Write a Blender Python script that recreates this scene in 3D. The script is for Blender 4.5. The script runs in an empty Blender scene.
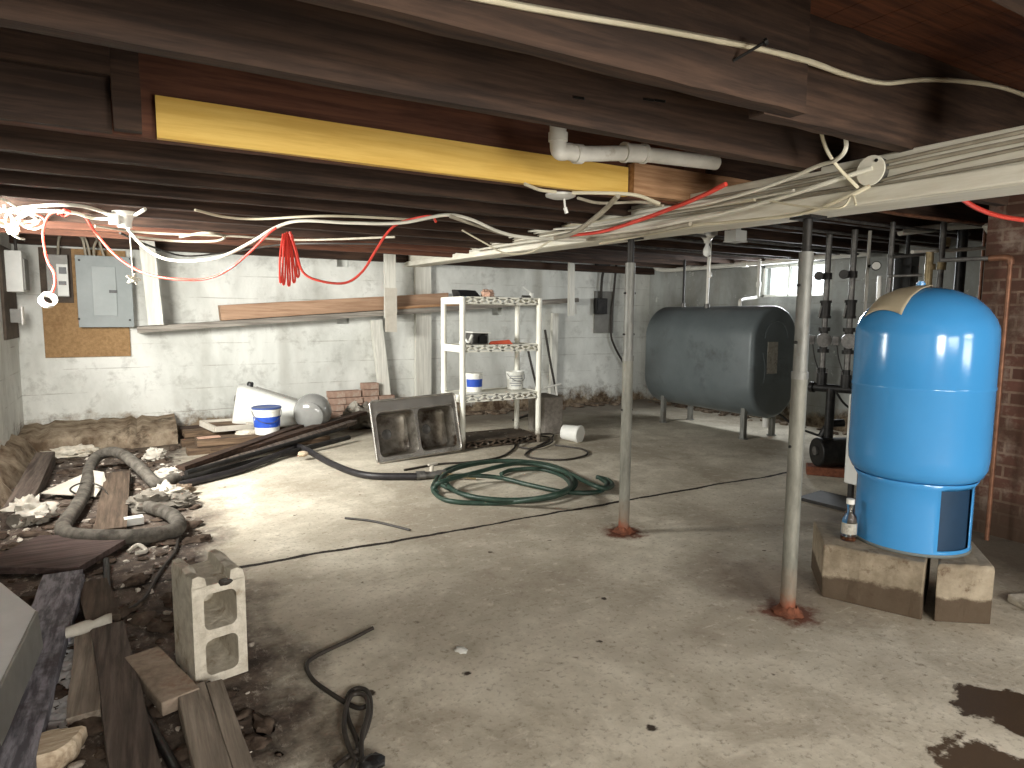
import bpy, bmesh, math, random
from math import sin, cos, pi, radians, atan2, sqrt
from mathutils import Vector, Matrix, noise as mnoise

# ------------------------------------------------------------------ camera, world, light
S = bpy.context.scene
COL = S.collection
cam_d = bpy.data.cameras.new('camera'); cam = bpy.data.objects.new('camera', cam_d); COL.objects.link(cam)
cam_d.sensor_width = 36.0; cam_d.lens = 36.0*650/1024; cam_d.clip_start = .05
cam.matrix_world = Matrix.Translation((0, 0, 1.25)) @ Matrix(((0.866369,0.046217,-0.497261),(-0.499356,0.094013,-0.861281),(0.006943,0.994498,0.104528))).to_4x4()
S.camera = cam
S.view_settings.view_transform = 'Standard'; S.view_settings.look = 'None'
S.view_settings.gamma = 1; S.view_settings.use_curve_mapping = False
S.view_settings.exposure = 0.18

W = bpy.data.worlds.new('daylight'); S.world = W; W.use_nodes = True
bg = W.node_tree.nodes['Background']; bg.inputs[0].default_value = (.93, .97, 1, 1); bg.inputs[1].default_value = 3.0

def area(name, loc, aim, sx, sy, power, col, spread=180):
    l = bpy.data.lights.new(name, 'AREA'); l.shape = 'RECTANGLE'; l.size = sx; l.size_y = sy
    l.energy = power; l.color = col; l.spread = radians(spread)
    o = bpy.data.objects.new(name, l); COL.objects.link(o); o.location = loc
    o.rotation_euler = (Vector(aim)-Vector(loc)).to_track_quat('-Z', 'Y').to_euler()
    return o
# daylight from an assumed left wall window and the right wall window; fills behind the camera are added
area('assumed_left_window_daylight', (-1.0, 4.5, 1.55), (1.3, 6.0, .85), 1.25, .5, 180, (1, .975, .92), 150)  # unseen window, assumed from the direction of the light
area('added_rear_fill', (.35, -1.96, 1.52), (1.2, 2, .5), .85, .45, 74, (1, .96, .88))  # added fill behind the camera, no window known there
area('added_rear_fill', (3.3, -1.96, 1.52), (2.4, 2, .5), .85, .45, 20, (1, .96, .88))  # weaker fill added on the right, its rear opening is invented
area('rear_joist_fill', (1.75, -1.96, .85), (1.75, 2, .9), 1.1, 1.3, 62, (1, .96, .89))  # added fill from an invented opening behind the camera, lifts near joist faces
area('right_window_daylight', (6.72, 5.14, 1.69), (4, 4.8, .5), .72, .32, 34, (.93, .97, 1))

# ------------------------------------------------------------------ materials
def srgb(r, g, b):
    f = lambda c: ((c/255+.055)/1.055)**2.4 if c > 10 else c/255/12.92
    return (f(r), f(g), f(b), 1)
class NT:
    def __init__(s, name):
        m = bpy.data.materials.new(name); m.use_nodes = True
        s.m = m; s.t = m.node_tree; s.b = s.t.nodes['Principled BSDF']
        s.geo = None; s.obj_ = None
    def n(s, typ, **kw):
        x = s.t.nodes.new(typ)
        for k, v in kw.items(): setattr(x, k, v)
        return x
    def l(s, a, b): s.t.links.new(a, b)
    def pos(s, world=True):
        if world:
            if not s.geo: s.geo = s.n('ShaderNodeNewGeometry')
            return s.geo.outputs['Position']
        if not s.obj_: s.obj_ = s.n('ShaderNodeTexCoord')
        return s.obj_.outputs['Object']
    def scaled(s, v, sc, rot=(0, 0, 0)):
        mp = s.n('ShaderNodeMapping'); mp.inputs['Scale'].default_value = sc; mp.inputs['Rotation'].default_value = rot
        s.l(v, mp.inputs[0]); return mp.outputs[0]
    def noise(s, v, scale, detail=4, rough=.6, dist=0):
        x = s.n('ShaderNodeTexNoise'); x.inputs['Scale'].default_value = scale; x.inputs['Detail'].default_value = detail
        x.inputs['Roughness'].default_value = rough; x.inputs['Distortion'].default_value = dist
        s.l(v, x.inputs['Vector']); return x.outputs[0]
    def ramp(s, f, a, b, ca=(0, 0, 0, 1), cb=(1, 1, 1, 1)):
        x = s.n('ShaderNodeValToRGB'); e = x.color_ramp.elements
        e[0].position = a; e[1].position = b; e[0].color = ca; e[1].color = cb
        s.l(f, x.inputs[0]); return x.outputs[0]
    def mix(s, fac, a, b, blend='MIX'):
        x = s.n('ShaderNodeMix', data_type='RGBA', blend_type=blend)
        for sock, v in ((x.inputs[0], fac), (x.inputs[6], a), (x.inputs[7], b)):
            if hasattr(v, 'is_linked') or hasattr(v, 'links'): s.l(v, sock)
            else: sock.default_value = v
        return x.outputs[2]
    def math(s, op, a, b=0, c=None, clamp=False):
        x = s.n('ShaderNodeMath', operation=op, use_clamp=clamp)
        for i, v in enumerate((a, b, c)):
            if v is None: continue
            if hasattr(v, 'links'): s.l(v, x.inputs[i])
            else: x.inputs[i].default_value = v
        return x.outputs[0]
    def xyz(s, v):
        x = s.n('ShaderNodeSeparateXYZ'); s.l(v, x.inputs[0]); return x.outputs
    def bump(s, h, strength=.3, dist=.01):
        x = s.n('ShaderNodeBump'); x.inputs['Strength'].default_value = strength; x.inputs['Distance'].default_value = dist
        s.l(h, x.inputs['Height']); s.l(x.outputs[0], s.b.inputs['Normal'])
    def base(s, c):
        if hasattr(c, 'links'): s.l(c, s.b.inputs['Base Color'])
        else: s.b.inputs['Base Color'].default_value = c
    def set(s, rough=.6, metal=0, spec=.5):
        if hasattr(rough, 'links'): s.l(rough, s.b.inputs['Roughness'])
        else: s.b.inputs['Roughness'].default_value = rough
        s.b.inputs['Metallic'].default_value = metal
        s.b.inputs['Specular IOR Level'].default_value = spec
        return s.m

def worn(name, c1, c2, scale=12, lo=.4, hi=.65, rough=.6, metal=0, bump=.15, spec=.4, stretch=(1, 1, 1), c3=None, s3=3, lo3=.55, hi3=.7):
    t = NT(name); p = t.pos(False)
    n = t.noise(t.scaled(p, stretch), scale, 6, .65)
    c = t.mix(t.ramp(n, lo, hi), c1, c2)
    if c3: c = t.mix(t.ramp(t.noise(p, s3, 5, .7), lo3, hi3), c, c3)
    t.base(c)
    if bump: t.bump(n, bump, .01)
    return t.set(rough, metal, spec)

M = {}
# concrete floor: pale cement, brown damp dirt to the left, an open joint, rust around the posts, damp patches
def floor_mat():
    t = NT('concrete_floor'); p = t.pos(); x, y, z = t.xyz(p)
    big = t.noise(p, .9, 5, .6, .4); mid = t.noise(p, 4, 6, .65, .3); fine = t.noise(p, 42, 5, .7)
    c = t.mix(t.ramp(mid, .3, .72), srgb(178, 170, 152), srgb(222, 215, 198))
    c = t.mix(t.ramp(big, .42, .62), c, srgb(166, 157, 140))
    c = t.mix(t.math('MULTIPLY', t.ramp(t.noise(p, 1.9, 7, .72, .5), .52, .66), .55), c, srgb(144, 133, 116))
    c = t.mix(t.ramp(fine, .54, .74), c, srgb(134, 124, 107))
    c = t.mix(t.math('MULTIPLY', t.ramp(t.noise(p, 16, 7, .75), .56, .66), .6), c, srgb(218, 211, 194))
    c = t.mix(t.math('MULTIPLY', t.ramp(t.noise(p, 21, 6, .75, .4), .6, .7), .7), c, srgb(110, 98, 82))
    scr = t.noise(t.scaled(p, (1.2, 9, 1), (0, 0, .5)), 3, 6, .7)
    c = t.mix(t.ramp(scr, .6, .75), c, srgb(214, 207, 190))
    # dirt to the left
    edge = t.math('ADD', x, t.math('MULTIPLY', t.math('SUBTRACT', t.noise(p, 1.6, 6, .65), .5), 1.1))
    lim = t.math('SUBTRACT', .50, t.math('MULTIPLY', t.math('SUBTRACT', y, 2.0), .02))
    dm = t.math('SUBTRACT', 1, t.math('SMOOTH_MIN', 1, t.math('MULTIPLY', t.math('SUBTRACT', edge, t.math('SUBTRACT', lim, .22)), 4.5, clamp=True), .02))
    dirt = t.mix(t.ramp(t.noise(p, 9, 7, .7), .38, .66), srgb(54, 45, 39), srgb(106, 93, 82))
    dirt = t.mix(t.ramp(t.noise(t.scaled(p, (1.5, .8, 1)), 15, 8, .8), .54, .63), dirt, srgb(158, 149, 138))
    c = t.mix(dm, c, dirt)
    # dirt strip along the back wall and damp corner by the brick pier
    bw = t.math('MULTIPLY', t.math('SUBTRACT', t.math('ADD', y, t.math('MULTIPLY', mid, .8)), 6.75), 2.0, clamp=True)
    c = t.mix(t.math('MULTIPLY', bw, .8), c, srgb(84, 72, 60))
    dmp = t.math('MULTIPLY', t.math('SUBTRACT', t.math('ADD', x, t.math('MULTIPLY', mid, .5)), 3.62), 2.4, clamp=True)
    ylim = t.math('MULTIPLY', t.math('SUBTRACT', 2.9, y), 2, clamp=True)
    c = t.mix(t.math('MULTIPLY', t.math('MULTIPLY', dmp, ylim), .85), c, srgb(56, 44, 34))
    # stains with an outline of their own
    def spot(cx, cy, r, soft, amp=.5, sc=6):
        v = t.n('ShaderNodeVectorMath', operation='DISTANCE'); t.l(p, v.inputs[0]); v.inputs[1].default_value = (cx, cy, 0)
        d = t.math('ADD', v.outputs['Value'], t.math('MULTIPLY', t.math('SUBTRACT', t.noise(p, sc, 6, .7), .5), amp))
        return t.math('SUBTRACT', 1, t.math('DIVIDE', t.math('SUBTRACT', d, r, clamp=True), soft, clamp=True))
    c = t.mix(t.math('MULTIPLY', spot(2.55, 1.98, .16, .3, .5), .6), c, srgb(84, 62, 46))
    for cx, cy, r in ((2.41, 2.86, .055), (2.35, 1.71, .05)):
        c = t.mix(spot(cx, cy, r+.03, .06, .26, 11), c, srgb(100, 60, 42))
    wet = spot(2.39, .83, .17, .02, .5, 3.2)
    c = t.mix(wet, c, srgb(70, 55, 40))
    wet2 = spot(2.05, .80, .13, .02, .4, 4)
    c = t.mix(wet2, c, srgb(78, 62, 46))
    for cx, cy, r in ((1.31, 1.4, .012), (.62, 2.0, .012), (.95, 1.95, .008), (1.75, 2.2, .008), (1.5, 1.9, .006)):
        c = t.mix(spot(cx, cy, r, .008, .05, 30), c, srgb(60, 50, 40))
    sp = t.noise(p, 13, 2, .5)
    c = t.mix(t.ramp(sp, .74, .77), c, srgb(92, 80, 66))
    # open joint running across the slab
    wob = t.math('MULTIPLY', t.math('SUBTRACT', t.noise(p, 2.2, 5, .6), .5), .09)
    jd = t.math('ABSOLUTE', t.math('SUBTRACT', t.math('ADD', y, wob), 3.36))
    jm = t.math('LESS_THAN', jd, t.math('ADD', .004, t.math('MULTIPLY', t.noise(p, 7, 5, .7), .024)))
    jm = t.math('MULTIPLY', jm, t.math('LESS_THAN', x, 4.6))
    c = t.mix(jm, c, srgb(36, 29, 23))
    t.base(c)
    h = t.math('ADD', t.math('MULTIPLY', fine, .35), t.math('SUBTRACT', mid, t.math('MULTIPLY', jm, 2)))
    h = t.math('ADD', h, t.math('MULTIPLY', t.math('MULTIPLY', dm, t.noise(p, 15, 6, .7)), 2.2))
    t.bump(h, .5, .012)
    rg = t.math('SUBTRACT', .78, t.math('MULTIPLY', wet, .28))
    return t.set(rg, 0, .35)
M['floor'] = floor_mat()

def wall_mat(name, hi, lo_, dirtc, boards=True, dirt_top=.5, axis=0):
    t = NT(name); p = t.pos(); x, y, z = t.xyz(p)
    big = t.noise(t.scaled(p, (1, 1, .55)), 1.3, 6, .65, .3); mid = t.noise(p, 5, 7, .7, .2); fine = t.noise(p, 40, 5, .7)
    c = t.mix(t.ramp(big, .36, .64), lo_, hi)
    c = t.mix(t.math('MULTIPLY', t.ramp(mid, .54, .74), .6), c, srgb(132, 130, 122))
    c = t.mix(t.ramp(t.noise(p, 8, 7, .75), .62, .68), c, srgb(216, 217, 211))
    # streaks running down
    st = t.noise(t.scaled(p, (2.6, 2.6, .3)), 1.2, 3, .5, .6)
    c = t.mix(t.math('MULTIPLY', t.ramp(st, .52, .78), .45), c, srgb(128, 122, 108))
    h = t.math('ADD', t.math('MULTIPLY', mid, .6), t.math('MULTIPLY', fine, .3))
    if boards:
        zz = t.math('ADD', z, t.math('MULTIPLY', t.math('SUBTRACT', t.noise(p, 1.1, 3, .6), .5), .025))
        fr = t.math('FRACT', t.math('DIVIDE', zz, .235))
        ln = t.math('LESS_THAN', fr, .035)
        ln = t.math('MULTIPLY', ln, t.ramp(t.noise(t.scaled(p, (1, 1, 3)), 2.0, 5, .7), .46, .60))
        c = t.mix(t.math('MULTIPLY', ln, .45), c, srgb(105, 96, 82))
        h = t.math('SUBTRACT', h, t.math('MULTIPLY', ln, .5))
    d = t.math('SUBTRACT', dirt_top, t.math('ADD', z, t.math('MULTIPLY', t.math('SUBTRACT', t.noise(p, 3.2, 7, .7), .5), .95)))
    d = t.math('MULTIPLY', d, 6, clamp=True)
    dc = t.mix(t.ramp(t.noise(p, 11, 6, .7), .4, .65), dirtc, srgb(150, 134, 112))
    c = t.mix(d, c, dc)
    t.base(c); t.bump(h, .45, .015)
    return t.set(.85, 0, .2)
M['wall'] = wall_mat('whitewashed_concrete', srgb(224, 225, 219), srgb(184, 185, 178), srgb(78, 62, 48), True, .26)
M['wall_grey'] = wall_mat('shade_greyed_whitewash', srgb(170, 173, 170), srgb(128, 128, 122), srgb(74, 62, 50), True, .25)  # whitewash copy with shade and cool window tint put into the colour

def brick_mat():
    t = NT('old_brickwork'); p = t.pos(); x, y, z = t.xyz(p)
    cb = t.n('ShaderNodeCombineXYZ'); t.l(t.math('ADD', x, y), cb.inputs[0]); t.l(z, cb.inputs[1])
    b = t.n('ShaderNodeTexBrick'); t.l(cb.outputs[0], b.inputs[0]); b.inputs['Scale'].default_value = 1
    b.inputs['Brick Width'].default_value = .2; b.inputs['Row Height'].default_value = .07; b.inputs['Mortar Size'].default_value = .007
    b.inputs['Color1'].default_value = srgb(100, 68, 58); b.inputs['Color2'].default_value = srgb(80, 56, 48); b.inputs['Mortar'].default_value = srgb(124, 104, 90)
    c = b.outputs['Color']
    n = t.noise(p, 5, 6, .7)
    c = t.mix(t.math('MULTIPLY', t.ramp(n, .5, .62), .75), c, srgb(142, 128, 116))
    c = t.mix(t.ramp(t.noise(p, 2.3, 6, .7), .42, .62), c, srgb(74, 54, 44))
    lowm = t.math('MULTIPLY', t.math('SUBTRACT', .5, t.math('ADD', z, t.math('MULTIPLY', n, .3))), 5, clamp=True)
    c = t.mix(t.math('MULTIPLY', lowm, .8), c, srgb(58, 46, 36))
    t.base(c); t.bump(t.math('SUBTRACT', n, b.outputs['Fac']), .5, .01)
    return t.set(.9, 0, .2)
M['brick_wall'] = brick_mat()

def wood(name, c1, c2, axis='x', rough=.75, wear=None, grain=1.0, bump=.25, wlo=.6, whi=.72):
    t = NT(name); p = t.pos(False)
    sc = {'x': (.8, 14, 14), 'y': (14, .8, 14), 'z': (14, 14, .8)}[axis]
    n = t.noise(t.scaled(p, sc), 2.6*grain, 7, .65, .25); b = t.noise(p, 2.2, 5, .6)
    c = t.mix(t.ramp(n, .40, .62), c1, c2)
    c = t.mix(t.math('MULTIPLY', t.ramp(b, .45, .75), .5), c, c1)
    if wear: c = t.mix(t.ramp(t.noise(t.scaled(p, tuple(v*.4 for v in sc)), 4, 7, .75), wlo, whi), c, wear)
    t.base(c); t.bump(n, bump, .008)
    return t.set(rough, 0, .3)
M['joist'] = wood('dark_joist_timber', srgb(46, 34, 27), srgb(76, 57, 45), 'x', .8, srgb(112, 94, 79), wlo=.66, whi=.8)
M['joist_red'] = wood('reddish_joist_timber', srgb(74, 46, 34), srgb(106, 68, 50), 'x', .8)
M['subfloor'] = wood('reddish_subfloor_boards', srgb(70, 42, 30), srgb(112, 68, 46), 'x', .8)
M['yellow'] = wood('yellow_painted_board', srgb(216, 174, 84), srgb(232, 194, 104), 'x', .6, srgb(150, 118, 52), bump=.05, wlo=.66, whi=.8)
M['tan_wood'] = wood('tan_lumber', srgb(150, 112, 80), srgb(190, 150, 114), 'x', .7, bump=.1)
M['tan_wood_y'] = wood('brown_plain_board', srgb(146, 116, 92), srgb(176, 144, 118), 'x', .7)
M['grey_wood'] = wood('weathered_grey_plank', srgb(112, 102, 91), srgb(160, 148, 134), 'y', .85, srgb(70, 58, 48))
M['grey_wood_x'] = wood('weathered_grey_shelf_board', srgb(112, 106, 98), srgb(158, 152, 142), 'x', .85, srgb(80, 70, 60))
M['dark_plank'] = wood('damp_dark_plank', srgb(62, 53, 47), srgb(106, 94, 85), 'y', .8, srgb(128, 116, 106))
M['purple_plank'] = wood('damp_purplish_board', srgb(62, 50, 47), srgb(96, 80, 75), 'x', .8, srgb(48, 38, 35))
M['white_wood'] = wood('white_painted_wood', srgb(196, 194, 184), srgb(222, 220, 210), 'z', .65, srgb(150, 138, 120), bump=.1, wlo=.66, whi=.8)
M['old_wood_y'] = wood('split_brown_scrap_plank', srgb(66, 55, 45), srgb(102, 87, 73), 'y', .85, srgb(160, 146, 126))
M['old_wood'] = wood('split_brown_scrap_wood', srgb(76, 61, 48), srgb(122, 101, 80), 'x', .85, srgb(176, 156, 130))
M['ply'] = worn('speckled_tan_particle_board', srgb(134, 104, 68), srgb(162, 130, 90), 38, .35, .7, .8, c3=srgb(122, 92, 60), s3=4)
M['dark_board'] = worn('dark_brown_backing_board', srgb(62, 52, 44), srgb(90, 78, 66), 8, .35, .7, .8)
M['beam_paint'] = wood('white_painted_girder', srgb(220, 215, 198), srgb(236, 232, 218), 'y', .6, srgb(150, 136, 112), bump=.12, wlo=.68, whi=.8)
M['steel_post'] = worn('galvanised_post_steel', srgb(112, 112, 107), srgb(144, 144, 139), 20, .35, .7, .55, .35, .1, stretch=(1, 1, .3), c3=srgb(112, 104, 92), s3=5)
def post_mat():
    t = NT('grey_post_with_rusty_foot'); p = t.pos(); x, y, z = t.xyz(p)
    n = t.noise(t.scaled(p, (1, 1, .25)), 22, 6, .7); n2 = t.noise(p, 9, 6, .7)
    c = t.mix(t.ramp(n, .35, .7), srgb(108, 107, 98), srgb(142, 141, 131))
    r = t.math('MULTIPLY', t.math('SUBTRACT', .38, t.math('ADD', z, t.math('MULTIPLY', n2, .32))), 5, clamp=True)
    c = t.mix(t.math('MULTIPLY', r, .75), c, srgb(132, 104, 82))
    r2 = t.math('MULTIPLY', t.math('SUBTRACT', .17, t.math('ADD', z, t.math('MULTIPLY', n2, .16))), 14, clamp=True)
    c = t.mix(r2, c, srgb(140, 74, 48))
    t.base(c); t.bump(n2, .2, .005); return t.set(.6, .2, .4)
M['post'] = post_mat()
M['rust'] = worn('flaking_orange_rust', srgb(92, 54, 38), srgb(128, 78, 56), 30, .35, .65, .95, 0, .6)
M['dark_steel'] = worn('dark_old_steel', srgb(34, 33, 32), srgb(56, 53, 50), 14, .4, .7, .55, .4, .1)
M['pipe_grey'] = worn('dull_grey_pipe', srgb(78, 76, 74), srgb(122, 120, 116), 20, .35, .7, .5, .5, .08)
M['iron'] = worn('black_iron_pipe', srgb(22, 22, 22), srgb(44, 42, 40), 20, .4, .7, .5, .3, .1)
M['copper'] = worn('tarnished_copper', srgb(104, 72, 56), srgb(146, 104, 80), 16, .35, .7, .5, .5, .05)
M['brass'] = worn('dull_brass', srgb(122, 106, 78), srgb(164, 148, 112), 30, .35, .7, .5, .4, .05)
M['pvc'] = worn('white_pvc', srgb(206, 202, 190), srgb(226, 223, 214), 8, .3, .7, .45, 0, .03, c3=srgb(176, 166, 146), s3=9, lo3=.62, hi3=.75)
M['cable_white'] = worn('white_cable_sheath', srgb(208, 204, 188), srgb(226, 222, 208), 6, .3, .7, .5, 0, 0)
M['cable_cream'] = worn('cream_cable_sheath', srgb(196, 186, 158), srgb(214, 206, 182), 6, .3, .7, .5, 0, 0)
M['cable_grey'] = worn('painted_grey_cable', srgb(140, 132, 116), srgb(176, 168, 150), 9, .3, .7, .6, 0, 0)
M['cable_dark'] = worn('dark_cable_sheath', srgb(38, 34, 30), srgb(60, 54, 48), 9, .3, .7, .55, 0, 0)
M['cable_red'] = worn('red_wire_insulation', srgb(214, 62, 52), srgb(234, 86, 70), 6, .3, .7, .45, 0, 0)
M['panel_grey'] = worn('grey_enamel_panel', srgb(116, 123, 122), srgb(130, 137, 135), 5, .3, .7, .45, 0, .02)
M['panel_door'] = worn('grey_enamel_door', srgb(126, 133, 131), srgb(136, 143, 141), 5, .3, .7, .42, 0, .02)
M['box_white'] = worn('off_white_enamel_box', srgb(196, 196, 190), srgb(214, 214, 208), 6, .3, .7, .45, 0, .02)
M['box_grey'] = worn('mid_grey_metal_box', srgb(110, 108, 102), srgb(132, 130, 124), 8, .3, .7, .5, .1, .03)
M['black'] = worn('black_plastic', srgb(20, 20, 21), srgb(32, 32, 32), 8, .3, .7, .4, 0, .02)
M['porcelain'] = worn('white_porcelain', srgb(218, 216, 208), srgb(232, 230, 224), 6, .3, .7, .25, 0, 0)
M['blue'] = worn('glossy_blue_enamel', srgb(64, 142, 202), srgb(70, 148, 208), 2.5, .3, .7, .15, 0, .004, .5)
M['blue_shadow'] = worn('blue_inside_shade', srgb(24, 50, 74), srgb(30, 60, 88), 4, .3, .7, .6)
M['oil_tank'] = worn('dark_slate_tank_paint', srgb(92, 100, 102), srgb(104, 112, 114), 4, .3, .7, .42, .1, .03, .45, c3=srgb(80, 86, 87), s3=2.2)
M['card'] = worn('brown_paper_sheet', srgb(170, 156, 130), srgb(196, 184, 158), 5, .3, .7, .8, 0, .05, c3=srgb(150, 84, 62), s3=4.5, lo3=.6, hi3=.72)
M['label_paper'] = worn('aged_paper_label', srgb(150, 146, 136), srgb(182, 178, 166), 30, .35, .65, .7, 0, .02, c3=srgb(110, 106, 98), s3=26)
M['cmu'] = worn('grey_concrete_block', srgb(184, 176, 160), srgb(218, 211, 196), 26, .35, .7, .95, 0, .9, .2, c3=srgb(150, 136, 116), s3=9)
M['cmu_dark'] = worn('dusty_darker_concrete_block', srgb(126, 120, 112), srgb(156, 149, 140), 26, .35, .7, .95, 0, .5, .2)
def dampblock():
    t = NT('damp_concrete_block'); p = t.pos(); x, y, z = t.xyz(p)
    n = t.noise(p, 26, 6, .7); m = t.noise(p, 6, 6, .7)
    c = t.mix(t.ramp(m, .35, .68), srgb(120, 108, 90), srgb(166, 154, 134))
    c = t.mix(t.ramp(t.noise(p, 11, 6, .75), .58, .68), c, srgb(96, 78, 62))
    d = t.math('MULTIPLY', t.math('SUBTRACT', .115, t.math('ADD', z, t.math('MULTIPLY', t.math('SUBTRACT', m, .5), .10))), 60, clamp=True)
    c = t.mix(t.math('MULTIPLY', d, .9), c, srgb(72, 58, 44))
    t.base(c); t.bump(n, .5, .01); return t.set(.85, 0, .3)
M['dampblock'] = dampblock()
M['brick'] = worn('old_reddish_brick', srgb(150, 122, 106), srgb(176, 150, 134), 14, .35, .7, .95, 0, .4, .2, c3=srgb(176, 166, 152), s3=7)
M['brick_pink'] = worn('pale_pink_brick', srgb(182, 144, 124), srgb(204, 172, 152), 14, .35, .7, .95, 0, .4, .2)
M['stainless'] = worn('dirty_stainless_steel', srgb(176, 173, 166), srgb(206, 203, 197), 7, .35, .7, .26, .8, .05, c3=srgb(112, 98, 84), s3=5, lo3=.54, hi3=.74)
M['stainless_dirty'] = worn('stained_stainless_basin', srgb(120, 114, 104), srgb(172, 167, 158), 6, .38, .66, .3, .75, .06, c3=srgb(66, 54, 44), s3=4.5, lo3=.48, hi3=.66)
M['plastic_white'] = worn('white_plastic', srgb(216, 216, 208), srgb(232, 232, 226), 4, .3, .7, .4, 0, .02, c3=srgb(186, 178, 160), s3=7, lo3=.66, hi3=.78)
def shelf_mat():
    t = NT('white_shelf_plastic_dirty_low'); p = t.pos(); x, y, z = t.xyz(p)
    n = t.noise(p, 14, 7, .75)
    c = t.mix(t.ramp(t.noise(p, 4, 4, .6), .3, .7), srgb(224, 222, 208), srgb(236, 235, 224))
    d = t.math('MULTIPLY', t.math('SUBTRACT', .34, t.math('ADD', z, t.math('MULTIPLY', n, .36))), 9, clamp=True)
    c = t.mix(t.math('MULTIPLY', d, .9), c, srgb(86, 70, 54))
    t.base(c); return t.set(.5, 0, .4)
M['shelf'] = shelf_mat()
M['dirty_shelf'] = worn('dirt_covered_shelf_plastic', srgb(62, 52, 42), srgb(96, 82, 68), 10, .35, .7, .85, 0, .2, c3=srgb(206, 200, 186), s3=12, lo3=.62, hi3=.7)
M['blue_plastic'] = worn('blue_plastic_lid', srgb(58, 76, 128), srgb(74, 94, 146), 5, .3, .7, .45, 0, 0)
M['blue_label'] = worn('bright_blue_label', srgb(30, 66, 160), srgb(44, 86, 184), 9, .3, .7, .5, 0, 0, c3=srgb(214, 216, 214), s3=9, lo3=.6, hi3=.64)
M['print_grey'] = worn('grey_label_print', srgb(130, 132, 136), srgb(160, 162, 166), 9, .3, .7, .6, 0, 0)
M['red_plastic'] = worn('red_orange_plastic', srgb(206, 84, 60), srgb(222, 104, 76), 6, .3, .7, .5, 0, 0)
M['green_hose'] = worn('dark_green_rubber', srgb(34, 52, 44), srgb(52, 74, 62), 16, .35, .7, .45, 0, .04, c3=srgb(96, 100, 86), s3=14, lo3=.62, hi3=.74)
M['black_hose'] = worn('black_rubber_hose', srgb(26, 24, 26), srgb(46, 43, 44), 12, .35, .7, .5, 0, .05)
M['dirty_hose'] = worn('mud_caked_grey_hose', srgb(66, 62, 56), srgb(106, 101, 93), 14, .38, .66, .85, 0, .3, .2, c3=srgb(54, 47, 40), s3=5)
M['rag'] = worn('dirty_white_cloth', srgb(168, 162, 150), srgb(200, 195, 184), 9, .35, .7, .95, 0, .3, .1, c3=srgb(120, 110, 98), s3=6, lo3=.58, hi3=.72)
M['rag_grey'] = worn('grey_muddy_cloth', srgb(98, 93, 85), srgb(136, 130, 120), 9, .35, .7, .95, 0, .3, .1)
M['paper'] = worn('pale_paper_sheet', srgb(180, 173, 160), srgb(202, 196, 184), 7, .35, .7, .9, 0, .05, .1)
M['dirt'] = worn('brown_dirt', srgb(60, 50, 43), srgb(98, 85, 74), 16, .38, .66, .95, 0, .5, .1)
M['chips'] = worn('pale_grit_chips', srgb(150, 140, 128), srgb(214, 206, 194), 3, .4, .6, .9, 0, .1, .1)
M['rubble'] = worn('crumbled_mortar_rubble', srgb(84, 70, 58), srgb(140, 126, 110), 10, .38, .66, .95, 0, .5, .1)
M['footing'] = worn('rough_brown_concrete_footing', srgb(96, 80, 64), srgb(160, 146, 126), 6, .36, .66, .95, 0, .6, .1, c3=srgb(58, 46, 36), s3=4)
M['pale_sheet'] = worn('pale_grey_enamel_sheet', srgb(190, 190, 190), srgb(206, 206, 205), 4, .3, .7, .5, 0, .02)
M['slate_plank'] = worn('blue_grey_painted_plank', srgb(86, 84, 90), srgb(148, 146, 154), 9, .42, .6, .75, 0, .2, .3, stretch=(4, .6, 4), c3=srgb(64, 58, 58), s3=4)
M['bark'] = worn('pale_split_wood_chunk', srgb(168, 148, 124), srgb(206, 190, 166), 14, .36, .66, .95, 0, .4, .1, stretch=(1, 6, 1), c3=srgb(112, 92, 72), s3=7)
M['tanblock'] = worn('mottled_tan_paving_slab', srgb(122, 108, 95), srgb(164, 149, 133), 11, .36, .66, .95, 0, .3, .1, c3=srgb(128, 98, 80), s3=6)
M['smoke_glass'] = worn('smoky_grey_glass', srgb(122, 122, 119), srgb(142, 142, 138), 5, .3, .7, .14, 0, 0, .6)
def glassmat(name, col, rough=.05, trans=1.0):
    t = NT(name); t.base(col); t.set(rough); t.b.inputs['Transmission Weight'].default_value = trans; t.b.inputs['IOR'].default_value = 1.45
    return t.m
M['clear_glass'] = glassmat('clear_jar_glass', (.9, .93, .92, 1))
M['bulb_glass'] = worn('frosted_bulb_glass', srgb(226, 226, 220), srgb(236, 236, 232), 5, .3, .7, .2, 0, 0)
def pane():
    m = bpy.data.materials.new('thin_window_glass'); m.use_nodes = True; t = m.node_tree; t.nodes.clear()
    o = t.nodes.new('ShaderNodeOutputMaterial'); mx = t.nodes.new('ShaderNodeMixShader'); tr = t.nodes.new('ShaderNodeBsdfTransparent'); gl = t.nodes.new('ShaderNodeBsdfGlossy')
    gl.inputs['Roughness'].default_value = .05; mx.inputs[0].default_value = .08; tr.inputs[0].default_value = (.94, .96, .96, 1)
    t.links.new(tr.outputs[0], mx.inputs[1]); t.links.new(gl.outputs[0], mx.inputs[2]); t.links.new(mx.outputs[0], o.inputs[0]); return m
M['pane'] = pane()
M['amber'] = worn('brown_liquid_residue', srgb(92, 48, 24), srgb(118, 66, 34), 9, .3, .7, .3)
M['cloth_frame'] = worn('white_painted_window_sash', srgb(206, 206, 200), srgb(222, 222, 216), 6, .3, .7, .6)

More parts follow.
